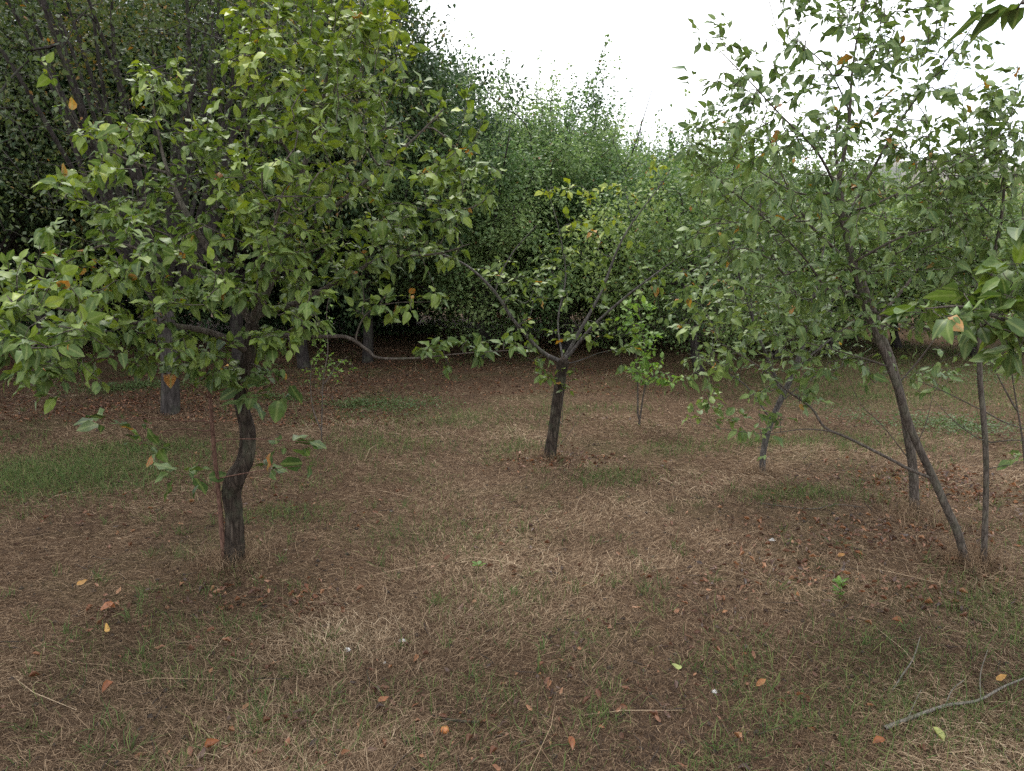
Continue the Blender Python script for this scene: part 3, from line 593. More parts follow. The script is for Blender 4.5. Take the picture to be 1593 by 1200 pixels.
# =================================================================== BACKGROUND TREES
def bg_proto(name, kind, seed, H, R, fork, nT, nleaf, L, lmat, bark, tr=.09, sparse_top=30, lift=None, nl=9):
    rng = np.random.default_rng(seed); sk = Skel(seed)
    root = empty(name, (0, 0, 0))
    bow = rng.normal(0, .06, 2)
    sk.traced([(0, 0, 0, tr), (bow[0], bow[1], fork * .5, tr * .86), (bow[0] * .5, 0, fork, tr * .9)], 1.0, 4)
    sk.ok = [False] * len(sk.p)
    for i in range(nl):
        a = i * 2 * PI / nl + rng.normal(0, .3)
        if kind == 'upright':
            sp_ = R * rng.uniform(.35, .95); hh = H * rng.uniform(.75, 1.0)
            pts = [(bow[0] * .5, 0, fork, tr * .45)] + [(math.cos(a) * sp_ * t ** .8 + rng.normal(0, .05), math.sin(a) * sp_ * t ** .8 + rng.normal(0, .05), fork + (hh - fork) * t, tr * .27 * (1 - t) + .004) for t in (.25, .5, .75, 1)]
        else:
            sp_ = R * rng.uniform(.6, .9); hh = fork + (H - fork) * rng.uniform(.3, .85)
            pts = [(bow[0] * .5, 0, fork, tr * .5)] + [(math.cos(a) * sp_ * t, math.sin(a) * sp_ * t, fork + (hh - fork) * t ** .8 + rng.normal(0, .08), tr * .5 * (1 - t) + .005) for t in (.3, .6, 1)]
        sk.traced(pts, .15, 4)
    zc = (H + (lift if lift is not None else .35)) / 2; rz = (H - (lift if lift is not None else .35)) / 2
    T = []
    while len(T) < nT:
        u = rng.normal(0, 1, 3); u /= np.linalg.norm(u); r = rng.random() ** .38
        bump = .62 + .62 * vnoise(u[0] * 2.6 + seed, u[1] * 2.6 + u[2] * 3.4, seed)
        q = np.array([u[0] * R, u[1] * R, u[2] * rz]) * r * bump; q[2] += zc
        if kind == 'upright' and rng.random() < .35 and q[2] < zc: continue
        T.append(q)
    T.sort(key=lambda t: (t[0] ** 2 + t[1] ** 2))
    sk.grow(T, seg=.22, up=.3, jit=.02)
    # upright shoots leaving the top
    tops = sorted(sk.ends, key=lambda e: -sk.p[e[-1]][2] + rng.normal(0, .5))[:sparse_top]
    shoots = []
    for e in tops:
        i = e[-1]; p = sk.p[i]; ln = rng.uniform(.35, 1.1) * H / 5; d = unit(np.array([p[0] * .15, p[1] * .15, 1.]) + rng.normal(0, .12, 3)); ids = []; last = i
        for k in range(7):
            last = sk.add(p + d * ln * (k + 1) / 7 + rng.normal(0, .012, 3), last); ids.append(last)
        shoots.append(ids)
    sk.finish(.004, 2.2, tr * .4)
    tp = sk.paths[0]; foot = tp[0].copy(); foot[2] -= .25; foot[3] *= 1.3; tp = np.vstack([foot, tp])
    obj('trunk', tubes_mesh('trunk', bark, [tube(tp[:, :3], tp[:, 3], 12, gn=.06, seed=seed)]), root)
    obj('limbs', tubes_mesh('limbs', bark, [tube(q[:, :3], q[:, 3], 6) for q in sk.paths[1:]] + sk.twig_tubes(np.zeros(3), 3)), root)
    # leaves
    ends = [e for e in sk.ends]; per = nleaf / max(1, len(ends))
    Ps, Ds = [], []
    for e in ends:
        m = rng.poisson(per * rng.uniform(.35, 1.7))
        idx = rng.integers(0, len(e), m); base = np.array([sk.p[e[j]] for j in idx]).reshape(-1, 3)
        off = rng.normal(0, .12, (m, 3)); Ps.append(base + off); Ds.append(off * 4 + rng.normal(0, .5, (m, 3)))
    for ids in shoots:
        for i in ids:
            m = 6 if nleaf > 30000 else 4
            Ps.append(sk.p[i] + rng.normal(0, .035, (m, 3))); Ds.append(rng.normal(0, .7, (m, 3)) + np.array([0, 0, .4]))
    Ps = np.concatenate(Ps); Ds = np.concatenate(Ds); Ps[:, 2] = np.maximum(Ps[:, 2], .12)
    def tf(p): return (vnoise(p[:, 0] * 1.7 + 5, p[:, 2] * 1.7 + p[:, 1], seed) - .5) * .8
    ls = make_leafset(Ps, Ds, rng, L, .6, False, np.zeros(3), 0, tf, droop=.3, njit=.6)
    ls[3][:] = ls[3] + np.where(rng.random(len(ls[3]) // 5) < .008, 1., 0).repeat(5)
    obj('crown', leaf_mesh('crown', lmat, [ls]), root)
    return root
def place(root, loc, rot, s, label, group=None, first=False, cat='tree'):
    r = root if first else root.copy()
    if not first:
        C.objects.link(r)
        for ch in [c for c in C.objects if c.parent == root]:
            c = ch.copy(); C.objects.link(c); c.parent = r
    r.location = loc; r.rotation_euler = (0, 0, rot); r.scale = (s, s, s) if not isinstance(s, tuple) else s
    tag(r, label, cat, group); return r
def put(root, px, Y, rot, s, label, group=None):
    p = Gx(px, Y); first = not root.get('used'); root['used'] = 1
    o = place(root, (p.x, p.y, p.z), rot, s, label, group, first)
    if 'used' in o: pass
    return o
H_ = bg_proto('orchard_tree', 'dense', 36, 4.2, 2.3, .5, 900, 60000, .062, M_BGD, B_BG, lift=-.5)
M_ = bg_proto('orchard_tree', 'dense', 37, 3.6, 2.0, .6, 560, 46000, .052, M_BGW, B_BG, sparse_top=70, lift=.15)
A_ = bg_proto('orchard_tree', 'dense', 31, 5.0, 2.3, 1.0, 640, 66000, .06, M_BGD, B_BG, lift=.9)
B_ = bg_proto('orchard_tree', 'dense', 32, 5.0, 2.1, .7, 640, 56000, .055, M_BGM, B_BG, sparse_top=60)
U_ = bg_proto('plum_tree', 'upright', 33, 5.6, 2.5, 1.0, 800, 26000, .04, M_BGY, B_BG, tr=.095, sparse_top=60, lift=1.4, nl=38)
D_ = bg_proto('orchard_tree', 'upright', 34, 5.2, 1.6, .6, 700, 40000, .055, M_BGM, B_BG, sparse_top=70, nl=10)
E_ = bg_proto('apple_tree', 'dense', 35, 3.1, 1.7, .75, 520, 26000, .05, M_BGW, B_BG, tr=.07, sparse_top=30, lift=.3)
g = G(255, 642)
put(U_, 255, g.y, .4, 1.0, 'tall sparse tree with thick grey trunk and upright shoots behind the pear tree')
put(U_, -60, 9.6, 2.2, 1.02, 'twiggy upright olive leaved tree in the top left corner')
put(U_, 470, 11.2, 4.1, (1.0, 1.0, 1.12), 'thin upright tree showing shoots against the sky above the pear tree')
row1 = [(A_, -330, 10.0, 0, 1.2, None), (A_, 70, 10.6, 1.1, 1.2, 'dark bushy tree low behind the left boughs of the pear tree'), (A_, 370, 11.2, 2.0, 1.2, 'dark tree straight behind the pear trunk'),
        (A_, 570, 12.0, 3.3, (1.0, 1.0, 1.15), 'tall dark tree whose right side meets the white sky'), (B_, 745, 12.2, .7, (1.0, 1.0, .83), 'green tree with feathery tip right of the tall dark tree'),
        (D_, 880, 13.4, 1.9, (1.1, 1.1, .84), 'grey green tree with pointed shoots behind the pollarded tree'), (B_, 985, 16, 2.9, (.9, .9, .7), 'rounded green tree behind the lime green sapling')]
for q, px, Y, r, s, lb in row1:
    put(q, px, Y, r, s, lb or 'dark bushy tree at the far left end of the row')
for q, px, Y, r, s, lb in [(D_, 930, 19, .3, (1.1, 1.1, .86), 'hazy pointed tree peeping between the grey green one and the sky notch'), (A_, 1050, 21, 1.3, (.9, .9, .88), 'dark blue green tree at the bottom of the sky notch'),
                           (M_, 1085, 14.5, 5.1, 1.0, 'low green tree beyond the slender grey tree'), (M_, 1000, 13.5, 2.1, .85, 'grey green bushy tree close behind the lime green sapling'), (M_, 1180, 16.5, 3.6, .9, 'wide low tree right behind the slender grey tree'), (M_, 1270, 19, 1.2, .85, 'low tree crown seen through the top of the leaning tree'), (B_, 1230, 24, 4.1, .62, 'low far tree left of the double trunks'),
                           (B_, 1030, 25, .9, .95, 'distant tree top between two nearer crowns')]:
    put(q, px, Y, r, s, lb)
hid = 'dark tree deep in the shaded rows behind the front trees'
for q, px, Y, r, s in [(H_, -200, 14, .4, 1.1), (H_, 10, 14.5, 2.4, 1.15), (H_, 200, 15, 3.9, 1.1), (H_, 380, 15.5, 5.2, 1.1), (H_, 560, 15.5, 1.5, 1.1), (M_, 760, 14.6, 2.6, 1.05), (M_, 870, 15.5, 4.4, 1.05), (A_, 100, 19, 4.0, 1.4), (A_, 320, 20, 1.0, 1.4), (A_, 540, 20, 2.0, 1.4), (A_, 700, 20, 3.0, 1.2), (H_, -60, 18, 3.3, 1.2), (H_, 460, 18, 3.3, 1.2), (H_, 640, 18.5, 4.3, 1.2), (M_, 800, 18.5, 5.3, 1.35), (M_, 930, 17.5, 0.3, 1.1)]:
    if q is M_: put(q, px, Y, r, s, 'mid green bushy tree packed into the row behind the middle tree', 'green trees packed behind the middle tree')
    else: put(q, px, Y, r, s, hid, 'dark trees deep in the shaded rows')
for px, Y, r, s, lb in [(1092, 10.2, .2, 1.0, 'small orchard tree with dark trunk left of the slender grey tree'), (1212, 12.0, 1.4, 1.05, 'small orchard tree with thick black trunk seen past the slender grey tree'),
                        (1330, 15.0, 2.2, 1.0, 'small distant orchard tree seen between the double trunks'), (1460, 17.5, 3.1, 1.05, 'small distant orchard tree right of the double trunks'),
                        (1600, 14.5, 4.6, 1.0, 'small orchard tree with leaning dark trunk at the right edge'), (970, 14.0, 5.4, 1.05, 'low orchard tree with trunk forked in a V behind the pollarded tree'),
                        (1290, 12.6, 3.9, (1.05, 1.05, .85), 'low spreading orchard tree just left of the crossing trunks'), (1400, 13.4, .3, (1.1, 1.1, .9), 'spreading orchard tree right behind the crossing trunks'), (1520, 12.4, 2.7, (1.1, 1.1, .9), 'orchard tree behind the thin straight tree'), (1390, 24, .9, 1.1, 'farthest small tree before the dry hillside'), (1560, 26, 1.9, 1.1, 'farthest right small tree before the dry hillside')]:
    put(E_, px, Y, r, s, lb, 'small orchard trees across the clearing')
for rt in (H_, M_, A_, B_, U_, D_, E_):
    for o in C.objects:
        if 'used' in o: del o['used']
# =================================================================== GROUND
def ground_mat():
    m, n = newmat('dry_orchard_soil')
    tc = N(n, 'ShaderNodeTexCoord'); v = tc.outputs['Object']
    a = N(n, 'ShaderNodeTexNoise', {'Vector': v, 'Scale': .9, 'Detail': 6.0, 'Roughness': .6})
    b_ = N(n, 'ShaderNodeTexNoise', {'Vector': v, 'Scale': 22.0, 'Detail': 8.0, 'Roughness': .75})
    mp = N(n, 'ShaderNodeMapping', {'Vector': v, 'Scale': (1, 3.2, 1), 'Rotation': (0, 0, .5)})
    f = N(n, 'ShaderNodeTexNoise', {'Vector': mp.outputs[0], 'Scale': 70.0, 'Detail': 5.0, 'Roughness': .8, 'Distortion': 1.5})
    c1 = ramp(n, b_.outputs[0], [(.3, (.028, .017, .010)), (.5, (.108, .064, .038)), (.7, (.20, .128, .078))])
    c2 = ramp(n, f.outputs[0], [(.35, (.016, .010, .007)), (.52, (.12, .075, .046)), (.68, (.28, .19, .118))])
    c = N(n, 'ShaderNodeMix', {0: .6, 6: c1, 7: c2}, data_type='RGBA').outputs[2]
    gr = N(n, 'ShaderNodeMapRange', {0: a.outputs[0], 1: .5, 2: .66, 3: 0.0, 4: .38})
    c = N(n, 'ShaderNodeMix', {0: gr.outputs[0], 6: c, 7: (.085, .105, .04, 1)}, data_type='RGBA').outputs[2]
    bp = N(n, 'ShaderNodeBump', {'Height': f.outputs[0], 'Strength': .8, 'Distance': .02})
    pb = N(n, 'ShaderNodeBsdfPrincipled', {'Base Color': c, 'Roughness': .95, 'Specular IOR Level': .1, 'Normal': bp.outputs[0]})
    N(n, 'ShaderNodeOutputMaterial', {0: pb.outputs[0]})
    return m
def grid(xs, ys, zf):
    X, Y = np.meshgrid(xs, ys); Z = zf(X, Y); V = np.stack([X, Y, Z], -1).reshape(-1, 3)
    nx, ny = len(xs), len(ys); i = (np.arange(ny - 1)[:, None] * nx + np.arange(nx - 1)[None]).ravel()
    return V, np.stack([i, i + 1, i + nx + 1, i + nx], 1)
s = np.linspace(-1, 1, 361); xs = np.sign(s) * (8 * np.abs(s) + 152 * np.abs(s) ** 4)
t = np.linspace(0, 1, 360); ys = -40 + 0 * t; ys = np.concatenate([np.linspace(-60, -1, 40), 0 + 20 * t + 130 * t ** 5])
V, Q = grid(xs, ys, gz)
tag(obj('ground', mesh_np('ground', V, [Q], ground_mat())), kind='structure')
# ---- dry slope and far hills
def hill_mat(name, c0, c1, c2, s_):
    m, n = newmat(name); tc = N(n, 'ShaderNodeTexCoord')
    a = N(n, 'ShaderNodeTexNoise', {'Vector': tc.outputs['Object'], 'Scale': s_, 'Detail': 7.0, 'Roughness': .65})
    c = ramp(n, a.outputs[0], [(.35, c0), (.52, c1), (.7, c2)])
    pb = N(n, 'ShaderNodeBsdfPrincipled', {'Base Color': c, 'Roughness': 1.0, 'Specular IOR Level': 0.0}); N(n, 'ShaderNodeOutputMaterial', {0: pb.outputs[0]})
    return m
V, Q = grid(np.linspace(-40, 150, 120), np.linspace(75, 190, 60), lambda x, y: -3 + 20 * np.sin(np.clip((y - 75) / 115, 0, 1) * PI / 2) * (.75 + .35 * fbm(x * .03, y * .03, 8)) * (.72 + .5 * np.clip((x - 20) / 90, -.3, 1)) + 1.2 * fbm(x * .15, y * .15, 2))
tag(obj('dry_hillside', mesh_np('dry_hillside', V, [Q], hill_mat('dry_hill_grass', (.06, .07, .035), (.17, .125, .08), (.25, .19, .125), .12))), kind='structure')
V, Q = grid(np.linspace(-150, 230, 140), np.linspace(195, 260, 40), lambda x, y: -5 + 37 * np.sin(np.clip((y - 195) / 65, 0, 1) * PI / 2) * (.45 + .7 * fbm(x * .016, y * .007, 17, 4)) * (.75 + .35 * np.clip(x / 120, -.6, 1)))
tag(obj('far_hills', mesh_np('far_hills', V, [Q], hill_mat('far_hill_scrub', (.10, .11, .10), (.19, .18, .16), (.28, .25, .21), .05))), kind='structure')
# ---- grass
rng = np.random.default_rng(5)
def scatter(n, y0, y1, pw=2.0):
    u = rng.random(n)
    if abs(pw - 1) < 1e-6: y = y0 * (y1 / y0) ** u
    else:
        e = 2 - pw
        y = (y0 ** e + u * (y1 ** e - y0 ** e)) ** (1 / e) if abs(e) > 1e-6 else y0 * (y1 / y0) ** u
    x = (rng.random(n) * 2 - 1) * (.78 * y + .7)
    return x, y
def blades(x, y, L, W_, az, el, bend, tint, z0=.0, off=None):
    n = len(x); z = gz(x, y) + z0
    d = np.stack([np.cos(az) * np.cos(el), np.sin(az) * np.cos(el), np.sin(el)], 1)
    s_ = np.stack([-np.sin(az), np.cos(az), np.zeros(n)], 1); roll = rng.normal(0, .5, n); up_ = np.cross(d, s_)
    s_ = s_ * np.cos(roll)[:, None] + up_ * np.sin(roll)[:, None]
    p0 = np.stack([x, y, z], 1); bd = rng.normal(0, 1, (n, 3)) * bend; bd[:, 2] = -np.abs(bd[:, 2]) * .5
    p1 = p0 + d * (L * .55)[:, None]; p2 = p0 + (d + bd) * L[:, None]
    g1 = gz(p1[:, 0], p1[:, 1]) + .002; g2 = gz(p2[:, 0], p2[:, 1]) + .002
    p1[:, 2] = np.maximum(p1[:, 2], g1); p2[:, 2] = np.maximum(p2[:, 2], g2)
    w_ = (W_ * .5)[:, None]
    V = np.stack([p0 - s_ * w_, p0 + s_ * w_, p1 - s_ * w_ * .9, p1 + s_ * w_ * .9, p2], 1).reshape(-1, 3)
    o = (np.arange(n) * 5)[:, None]
    return V, o + np.array([[2, 3, 4]]), o + np.array([[0, 1, 3, 2]]), np.repeat(tint, 5), None
def grass_mat(name, stops, tr=.3):
    m, n = newmat(name); at = N(n, 'ShaderNodeAttribute', attribute_name='tint'); c = ramp(n, at.outputs['Fac'], stops)
    pb = N(n, 'ShaderNodeBsdfPrincipled', {'Base Color': c, 'Roughness': .7, 'Specular IOR Level': .2}); tr_ = N(n, 'ShaderNodeBsdfTranslucent', {'Color': c})
    mx = N(n, 'ShaderNodeMixShader', {0: tr, 1: pb.outputs[0], 2: tr_.outputs[0]}); N(n, 'ShaderNodeOutputMaterial', {0: mx.outputs[0]}); return m
M_STRAW = grass_mat('straw', [(0, (.035, .021, .013)), (.35, (.15, .096, .057)), (.72, (.34, .238, .148)), (1, (.60, .47, .32))])
M_GRASS = grass_mat('green_blades', [(0, (.045, .08, .022)), (.6, (.09, .14, .038)), (1, (.19, .2, .07))])
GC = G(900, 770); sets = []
for n, y0, y1, pw in ((520000, 1.4, 7.5, 1.5), (110000, 7.5, 16, 1.4)):
    x, y = scatter(n, y0, y1, pw)
    far = np.clip((y - 3) / 8, 0, 1)
    k = fbm(x * 1.3, y * 1.3, 12); keep = rng.random(n) < .6 + .8 * (k - .35); x, y, far, k = x[keep], y[keep], far[keep], k[keep]; n = len(x)
    flow = vnoise(x * .8, y * .8, 31) * 6.3
    az = flow + rng.normal(0, 1.1, n); el = np.abs(rng.normal(.08, .22, n)); L = rng.gamma(3, .0145, n).clip(.015, .18)
    st = rng.random(n) < .05; el[st] = rng.uniform(.6, 1.4, st.sum()); L[st] *= 1.2
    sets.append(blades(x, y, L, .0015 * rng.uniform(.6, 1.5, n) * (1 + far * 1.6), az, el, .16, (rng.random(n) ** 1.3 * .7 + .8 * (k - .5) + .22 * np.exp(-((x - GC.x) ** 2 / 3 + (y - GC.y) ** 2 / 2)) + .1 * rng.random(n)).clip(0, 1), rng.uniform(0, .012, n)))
for mx, my, r_, cnt in [(q.x, q.y, rr_, cc_) for q, rr_, cc_ in ((G(365, 872), .09, 900), (G(855, 712), .09, 500), (G(1500, 874), .07, 600), (G(1423, 797), .06, 500), (G(1530, 876), .06, 400), (G(1186, 735), .06, 300), (G(1440, 815), .1, 500))]:
    a = rng.random(cnt) * 6.3; q_ = r_ * .5 + np.abs(rng.normal(0, r_ * 1.3, cnt))
    sets.append(blades(mx + np.cos(a) * q_, my + np.sin(a) * q_, rng.uniform(.04, .17, cnt), np.full(cnt, .002), rng.random(cnt) * 6.3, rng.uniform(.3, 1.4, cnt), .4, rng.uniform(.05, .8, cnt)))
# short broken thatch between the longer straws
x, y = scatter(330000, 1.4, 9, 1.5); n = len(x); k = fbm(x * 2.1, y * 2.1, 15)
sets.append(blades(x, y, rng.gamma(3, .006, n).clip(.006, .05), .0019 * rng.uniform(.6, 1.7, n) * (1 + np.clip((y - 3) / 6, 0, 1)), rng.random(n) * 6.3, np.abs(rng.normal(.1, .3, n)), .3,
                   (rng.random(n) ** 1.6 * .75 + .5 * (k - .5)).clip(0, 1), rng.uniform(0, .008, n)))
# long bleached stems
x, y = scatter(220, 1.5, 9, 1.4); n = len(x)
sets.append(blades(x, y, rng.uniform(.2, .5, n), np.full(n, .0024), rng.random(n) * 6.3, np.abs(rng.normal(.02, .06, n)), .08, rng.uniform(.45, .9, n), .01))
tag(obj('dry_grass', leaf_mesh('dry_grass', M_STRAW, sets)), 'matted pale brown dry grass and straw covering the orchard floor', 'dry grass', kind='stuff')
sets = []
x, y = scatter(150000, 1.4, 16, 1.6); m = fbm(x * .75 + 3, y * .75, 40, 3); fine_ = vnoise(x * 6, y * 6, 41)
keep = (m > .53) & (fine_ > .45) & (rng.random(len(x)) < (m - .5) * 5 + .1) & ~((y < 9) & (rng.random(len(x)) < .25))
xs_, ys_ = [x[keep]], [y[keep]]
for px, py, rx, ry, cnt in ((60, 745, 1.2, .6, 13000), (210, 700, .7, .3, 2500), (1245, 770, .45, .2, 900), (1190, 690, .5, .2, 800), (950, 745, .35, .25, 900), (1575, 960, .35, .35, 1500), (1380, 1010, .3, .3, 500),
                            (1060, 700, .5, .25, 700), (440, 800, .3, .2, 500), (800, 700, .35, .3, 700), (600, 690, .6, .3, 800), (1560, 1140, .25, .15, 350), (1400, 610, 2.6, 1.2, 9000), (1480, 565, 4, 2.5, 12000), (700, 830, .6, .5, 900), (1250, 1080, .8, .4, 500), (1480, 1100, .6, .4, 700), (700, 655, 1.2, .4, 1200), (1330, 690, .8, .4, 1100), (900, 640, .8, .3, 700), (930, 1120, .1, .08, 90), (1100, 1190, .2, .1, 120)):
    c = G(px, py); a = rng.normal(0, .55, (cnt, 2)); xs_.append(c.x + a[:, 0] * rx); ys_.append(c.y + a[:, 1] * ry)
x = np.concatenate(xs_); y = np.concatenate(ys_); n = len(x); far = np.clip((y - 3) / 8, 0, 1)
sets.append(blades(x, y, rng.gamma(5, .011, n).clip(.02, .14), .0022 * rng.uniform(.6, 1.4, n) * (1 + far), rng.random(n) * 6.3, rng.uniform(.5, 1.45, n), .3, rng.random(n)))
# tufts
x, y = scatter(380, 1.6, 8, 1.5)
tx = np.repeat(x, 12) + rng.normal(0, .015, 380 * 12); ty = np.repeat(y, 12) + rng.normal(0, .015, 380 * 12); n = len(tx)
sets.append(blades(tx, ty, rng.uniform(.04, .13, n), np.full(n, .0028), rng.random(n) * 6.3, rng.uniform(.5, 1.4, n), .3, rng.random(n) * .8))
tag(obj('green_grass', leaf_mesh('green_grass', M_GRASS, sets)), 'short green grass coming up in thin patches through the dry straw', 'grass', kind='stuff')
# low teal ground weeds in round patches
M_WEED = leaf_mat('weed_leaf', [(0, (.04, .075, .022)), (.6, (.085, .125, .04)), (1, (.15, .18, .06))], trans=.3)
def weed_patch(px, py, rx, ry, cnt, label, L=.028, hh=.07):
    c = G(px, py); a = rng.normal(0, .5, (cnt, 2)); x = c.x + a[:, 0] * rx; y = c.y + a[:, 1] * ry
    z = gz(x, y) + rng.random(cnt) * hh; Ps = np.stack([x, y, z], 1)
    D = rng.normal(0, 1, (cnt, 3)); D[:, 2] = np.abs(D[:, 2]) * .7
    org = np.array([c.x, c.y, c.z])
    ls = make_leafset(Ps, D, rng, L, .45, False, org, 0, droop=.1)
    tag(obj('weed_patch', leaf_mesh('weed_patch', M_WEED, [ls]), None, org), label, 'weeds', 'low weed patches', 'stuff')
weed_patch(1490, 666, .6, .45, 1900, 'dense blue green weed patch beside the thin straight tree')
weed_patch(620, 635, .6, .4, 1100, 'small dark green weed patch in the leaf litter left of the middle tree')
weed_patch(560, 632, .35, .2, 700, 'smaller green weed patch left of the one near the middle tree')
weed_patch(200, 605, .9, .35, 2200, 'dim green weed patch by the thick grey trunk at left')
weed_patch(430, 622, .4, .2, 500, 'sparse grassy weed patch right of the pear trunk')
weed_patch(1345, 655, .6, .5, 500, 'thin green weeds across the clearing between the double trunks')
weed_patch(1540, 590, 1.4, .6, 1600, 'far green weeds at the right side of the clearing')
# leaf litter
M_LIT = leaf_mat('fallen_leaf', [(0, (.05, .034, .027)), (.35, (.095, .045, .028)), (.75, (.185, .08, .042)), (1, (.30, .15, .075))], trans=.15, under=(.2, .11, .07))
def litter(n, y0, y1, pw, dens, L=.05):
    x, y = scatter(n, y0, y1, pw); k = rng.random(n) < dens(x, y); x, y = x[k], y[k]; return x, y
xs_, ys_ = [], []
x, y = litter(70000, 7.2, 17, 1.0, lambda x, y: np.clip(.75 * (fbm(x * .5, y * .5, 60) - .25) * 2, 0, 1) * np.clip((2.5 - x) / 2, .12, 1)); xs_.append(x); ys_.append(y)
x, y = litter(6000, 1.5, 7.2, 1.5, lambda x, y: np.clip((fbm(x * 1.2, y * 1.2, 61) - .46) * 5, .04, 1) * .55); xs_.append(x); ys_.append(y)
for px, py, rx, ry, cnt in ((1330, 840, 1.0, .5, 420), (1480, 760, .8, .6, 700), (380, 930, .5, .22, 90), (470, 940, .25, .15, 50), (170, 950, .15, .08, 16), (1420, 930, .5, .3, 120), (1130, 930, .3, .3, 40), (340, 1000, .2, .1, 16), (870, 715, .5, .3, 220), (1250, 900, .5, .25, 110)):
    c = G(px, py); a = rng.normal(0, .5, (cnt, 2)); xs_.append(c.x + a[:, 0] * rx); ys_.append(c.y + a[:, 1] * ry)
x = np.concatenate(xs_); y = np.concatenate(ys_); n = len(x)
Ps = np.stack([x, y, gz(x, y) + .006 + rng.random(n) * .01], 1); a = rng.random(n) * 6.3
D = np.stack([np.cos(a), np.sin(a), rng.normal(0, .25, n)], 1); Nn = np.tile([0, 0, 1.], (n, 1)) + rng.normal(0, .45, (n, 3))
ls = leaves(Ps, D, Nn, rng.uniform(.018, .044, n), .42, rng.random(n), rng, True, curl=-.22, fold=.6, petiole=.15)
tag(obj('leaf_litter', leaf_mesh('leaf_litter', M_LIT, [ls])), 'curled reddish brown fallen leaves strewn under the trees', 'leaf litter', kind='stuff')
# clods / dark debris
M_CLOD = bark_mat('dark_debris', (.02, .016, .014), (.045, .036, .03), (.09, .07, .06), 1.5, 0, .5)
def clump(r, seed, flat=.6, sides=7):
    rg = np.random.default_rng(seed); zz = np.linspace(-1, 1, 5); rr = np.sqrt(1 - (zz * .92) ** 2) * r
    V, T, Q = tube(np.array([(0, 0, z * r * flat) for z in zz]), rr, sides)
    V = V * (1 + rg.normal(0, .16, (len(V), 1))); return V, T, Q
lst = []
x, y = scatter(1300, 1.5, 7, 1.5)
for i in range(len(x)):
    V, T, Q = clump(rng.uniform(.003, .013), i, .5, 6); V = V + np.array([x[i], y[i], float(gz(x[i], y[i])) + .004]); lst.append((V, T, Q))
x, y = scatter(420, 1.5, 9, 1.4)
for i in range(len(x)):
    ln = rng.uniform(.03, .16); an = rng.random() * 6.3; z0 = float(gz(x[i], y[i])) + .008
    lst.append(tube(np.array([(x[i] + math.cos(an) * ln * t + rng.normal(0, .004), y[i] + math.sin(an) * ln * t + rng.normal(0, .004), z0 + .01 * t) for t in (0, .35, .7, 1)]), [.0022, .002, .0016, .0009], 5))
tag(obj('debris', tubes_mesh('debris', M_CLOD, lst)), 'tiny dark clods and broken twigs scattered in the straw', 'debris', kind='stuff')
# =================================================================== SINGLE SMALL THINGS
def leaf_thing(px, py, L, tint, az, label, curl=-.3, fold=.7):
    c = G(px, py); rg = np.random.default_rng(int(px * 7 + py))
    ls = leaves(np.array([[0, 0, .018]]), np.array([[math.cos(az), math.sin(az), .15]]), np.array([[.2, -.5, 1.]]), np.array([L * .85]), .5, np.array([tint]), rg, True, curl, fold, .25)
    tag(obj('fallen_leaf', leaf_mesh('fallen_leaf', M_FL, [ls]), None, c), label, 'fallen leaf', 'single fallen leaves in front')
M_FL = leaf_mat('bright_fallen_leaf', [(0, (.17, .06, .03)), (.5, (.28, .11, .045)), (.8, (.40, .23, .05)), (1, (.27, .30, .10))], trans=.15, under=(.4, .25, .14))
for px, py, L, t, az, lb in [(168, 992, .06, .78, 2.1, 'bright yellow fallen leaf standing in the dry grass at lower left'), (115, 917, .06, .7, .6, 'yellow orange fallen leaf in front of the pear tree, far left'),
        (150, 954, .085, .45, .1, 'large rusty curled leaf lying left of the pear trunk'), (183, 953, .06, .5, 2.8, 'smaller rusty leaf touching the large curled one'),
        (155, 1088, .055, .3, 1.1, 'dark orange leaf on bare straw in the lower left corner'), (583, 1099, .05, .35, .3, 'orange brown leaf left of the short dark twig'),
        (1173, 1076, .05, .55, .5, 'pale tan rolled leaf in the straw at lower right'), (1352, 1165, .05, .5, .05, 'tan rolled leaf below the pale forked stick'),
        (1545, 1066, .055, .7, .3, 'yellow leaf above the pale forked stick at right'), (1065, 1046, .05, 1., 3.0, 'pale yellow green leaf right of centre in front'),
        (1408, 976, .055, .3, 2.9, 'flat reddish orange leaf left of the grassy right edge'), (312, 1176, .06, .4, .4, 'orange brown leaf by the bottom edge at left'),
        (892, 1180, .05, .3, 1.8, 'orange leaf by the bottom edge right of centre'), (1300, 872, .05, .65, .2, 'tan yellow leaf in the litter left of the leaning tree foot'),
        (1345, 870, .05, .4, 2.6, 'orange leaf lying between tan leaf and leaning tree foot'), (1472, 1166, .06, .98, 1.9, 'broad pale green leaf on the ground at lower right')]:
    leaf_thing(px, py, L, t, az, lb)
def plain_mat(name, c0, c1, s_=60., rough=.6):
    m, n = newmat(name); tc = N(n, 'ShaderNodeTexCoord'); a = N(n, 'ShaderNodeTexNoise', {'Vector': tc.outputs['Object'], 'Scale': s_, 'Detail': 4.0})
    c = ramp(n, a.outputs[0], [(.35, c0), (.65, c1)]); pb = N(n, 'ShaderNodeBsdfPrincipled', {'Base Color': c, 'Roughness': rough}); N(n, 'ShaderNodeOutputMaterial', {0: pb.outputs[0]}); return m
M_STONE = plain_mat('pale_stone', (.3, .29, .27), (.6, .58, .55)); M_FRUIT = plain_mat('orange_fruit_skin', (.33, .11, .035), (.48, .2, .06), 80., .4)
def bump_thing(name, px, py, r, flat, mat, label, cat, sx=1.):
    c = G(px, py); V, T, Q = clump(r, int(px), flat, 9); V[:, 0] *= sx; V[:, 2] += r * flat * .6
    return tag(obj(name, tubes_mesh(name, mat, [(V, T, Q)]), None, c), label, cat)
bump_thing('stone', 626, 998, .013, .4, M_STONE, 'small white flat stone left of centre in front', 'stone', 1.4)
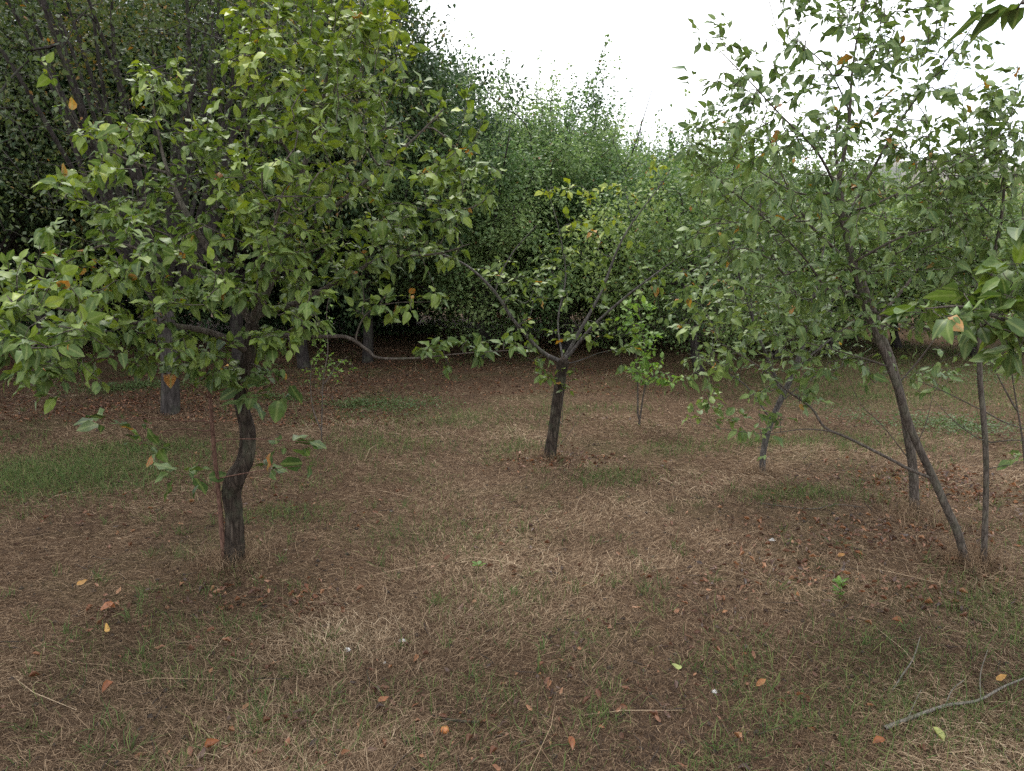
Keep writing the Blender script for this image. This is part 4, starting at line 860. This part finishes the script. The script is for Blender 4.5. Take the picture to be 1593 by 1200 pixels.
bump_thing('stone', 598, 1032, .007, .5, M_STONE, 'tiny white pebble just below the white flat stone', 'stone')
bump_thing('stone', 1112, 1078, .012, .5, M_STONE, 'pale grey pebble in the grass right of centre', 'stone')
bump_thing('stone', 1201, 842, .014, .5, M_STONE, 'whitish pebble in the litter below the slender grey tree', 'stone', 1.5)
f_ = G(692, 1141)
zz = np.linspace(-1, 1, 9)
V, T, Q = tube(np.array([(0, 0, z * .014 + .012) for z in zz]), np.sqrt(np.maximum(.02, 1 - zz ** 2)) * .015, 14)
st = tube(np.array([(0, 0, .025), (.002, .001, .031), (.006, .002, .036)]), [.0012, .001, .0009], 5)
fo_ = tag(empty('fallen_fruit', f_), 'small round orange fruit lying below the short dark twig', 'fruit')
obj('fruit_body', tubes_mesh('fruit_body', M_FRUIT, [(V, T, Q)]), fo_); obj('stem', tubes_mesh('stem', B_RED, [st]), fo_)
# snail shell: a coiled tapering tube
c = G(540, 1016); th = np.linspace(0, 5 * PI, 46); rr = .0095 * np.exp(-th / 9)
V, T, Q = tube(np.stack([rr * np.cos(th), th * .00022, .011 + rr * np.sin(th)], 1), .0062 * np.exp(-th / 9), 10)
tag(obj('snail_shell', tubes_mesh('snail_shell', M_STONE, [(V, T, Q)]), None, c), 'small whitish coiled snail shell in the dry grass', 'snail shell')
# sticks
def stick(name, paths, mat, label, gn=.1):
    b0 = G(*paths[0][0][:2]); root = tag(empty(name, b0), label, 'stick'); o = np.array(b0)
    for i, pth in enumerate(paths):
        pts = []
        for px, py, h, r in pth:
            q = G(px, py); pts.append((q.x, q.y, q.z + h, r / 1000))
        sp = smooth_path(pts, 4); obj('stem' if i == 0 else 'side_twig', tubes_mesh('stem', mat, [tube(sp[:, :3] - o, sp[:, 3], 8, gn=gn, seed=i)]), root)
B_PALE = bark_mat('bleached_wood', (.07, .06, .05), (.15, .135, .11), (.24, .22, .185), 2, .2, .4)
stick('fallen_branch', [[(1375, 1138, .012, 8), (1420, 1122, .015, 7), (1470, 1106, .02, 6), (1520, 1098, .02, 5), (1560, 1080, .03, 4), (1610, 1060, .03, 3)],
                        [(1412, 1125, .016, 2.4), (1422, 1102, .02, 1.6), (1432, 1085, .03, 1)], [(1470, 1106, .02, 2.2), (1480, 1085, .03, 1.8), (1500, 1072, .04, 1.2)],
                        [(1525, 1096, .02, 2.4), (1524, 1060, .03, 1.8), (1535, 1025, .04, 1.1)]], B_PALE, 'pale forked dead branch lying on the grass at lower right')
stick('fallen_branch', [[(1388, 1078, .008, 3.5), (1405, 1055, .02, 3), (1420, 1035, .03, 2.5), (1430, 1008, .05, 1.5)]], B_PALE, 'thin grey twig above the pale forked branch')
stick('fallen_branch', [[(672, 1118, .012, 3.5), (700, 1126, .014, 5), (730, 1129, .014, 5), (755, 1128, .012, 3)]], B_PEAR, 'short dark curved twig in the straw near the bottom edge')
stick('fallen_branch', [[(1180, 785, .01, 4), (1260, 795, .012, 4), (1300, 788, .012, 3.5), (1345, 792, .01, 2.5)]], B_SMOOTH, 'long dark twig lying in grass below the double trunks')
# weed seedling
c = G(1305, 932); sd = tag(empty('weed_seedling', c), 'bright green seedling with upright leaves in the litter at right', 'seedling'); rg = np.random.default_rng(9)
obj('stem', tubes_mesh('stem', M_GRASS, [tube(np.array([(0, 0, 0), (.004, 0, .04), (.0, .003, .09)]), [.002, .0018, .001], 5)]), sd)
n = 26; Ps = np.stack([rg.normal(0, .006, n), rg.normal(0, .006, n), rg.uniform(.01, .1, n)], 1); a = rg.random(n) * 6.3
obj('leaves', leaf_mesh('leaves', M_YOUNG, [leaves(Ps, np.stack([np.cos(a), np.sin(a), rg.uniform(.2, 1.2, n)], 1), np.tile([0, 0, 1.], (n, 1)), rg.uniform(.025, .045, n), .5, rg.random(n) * .6, rg, True)]), sd)
c = G(744, 890); sd = tag(empty('weed_seedling', c), 'tiny two leaved green seedling in the dry grass at the centre', 'seedling')
obj('stem', tubes_mesh('stem', M_GRASS, [tube(np.array([(0, 0, 0), (.002, 0, .015), (.0, .002, .03)]), [.002, .0018, .001], 5)]), sd)
n = 5; Ps = np.tile([0, 0, .03], (n, 1)) * 1.; a = np.arange(n) * 1.3
obj('leaves', leaf_mesh('leaves', M_YOUNG, [leaves(Ps, np.stack([np.cos(a), np.sin(a), np.full(n, .6)], 1), np.tile([0, 0, 1.], (n, 1)), np.full(n, .035), .6, rg.random(n) * .5, rg, True)]), sd)
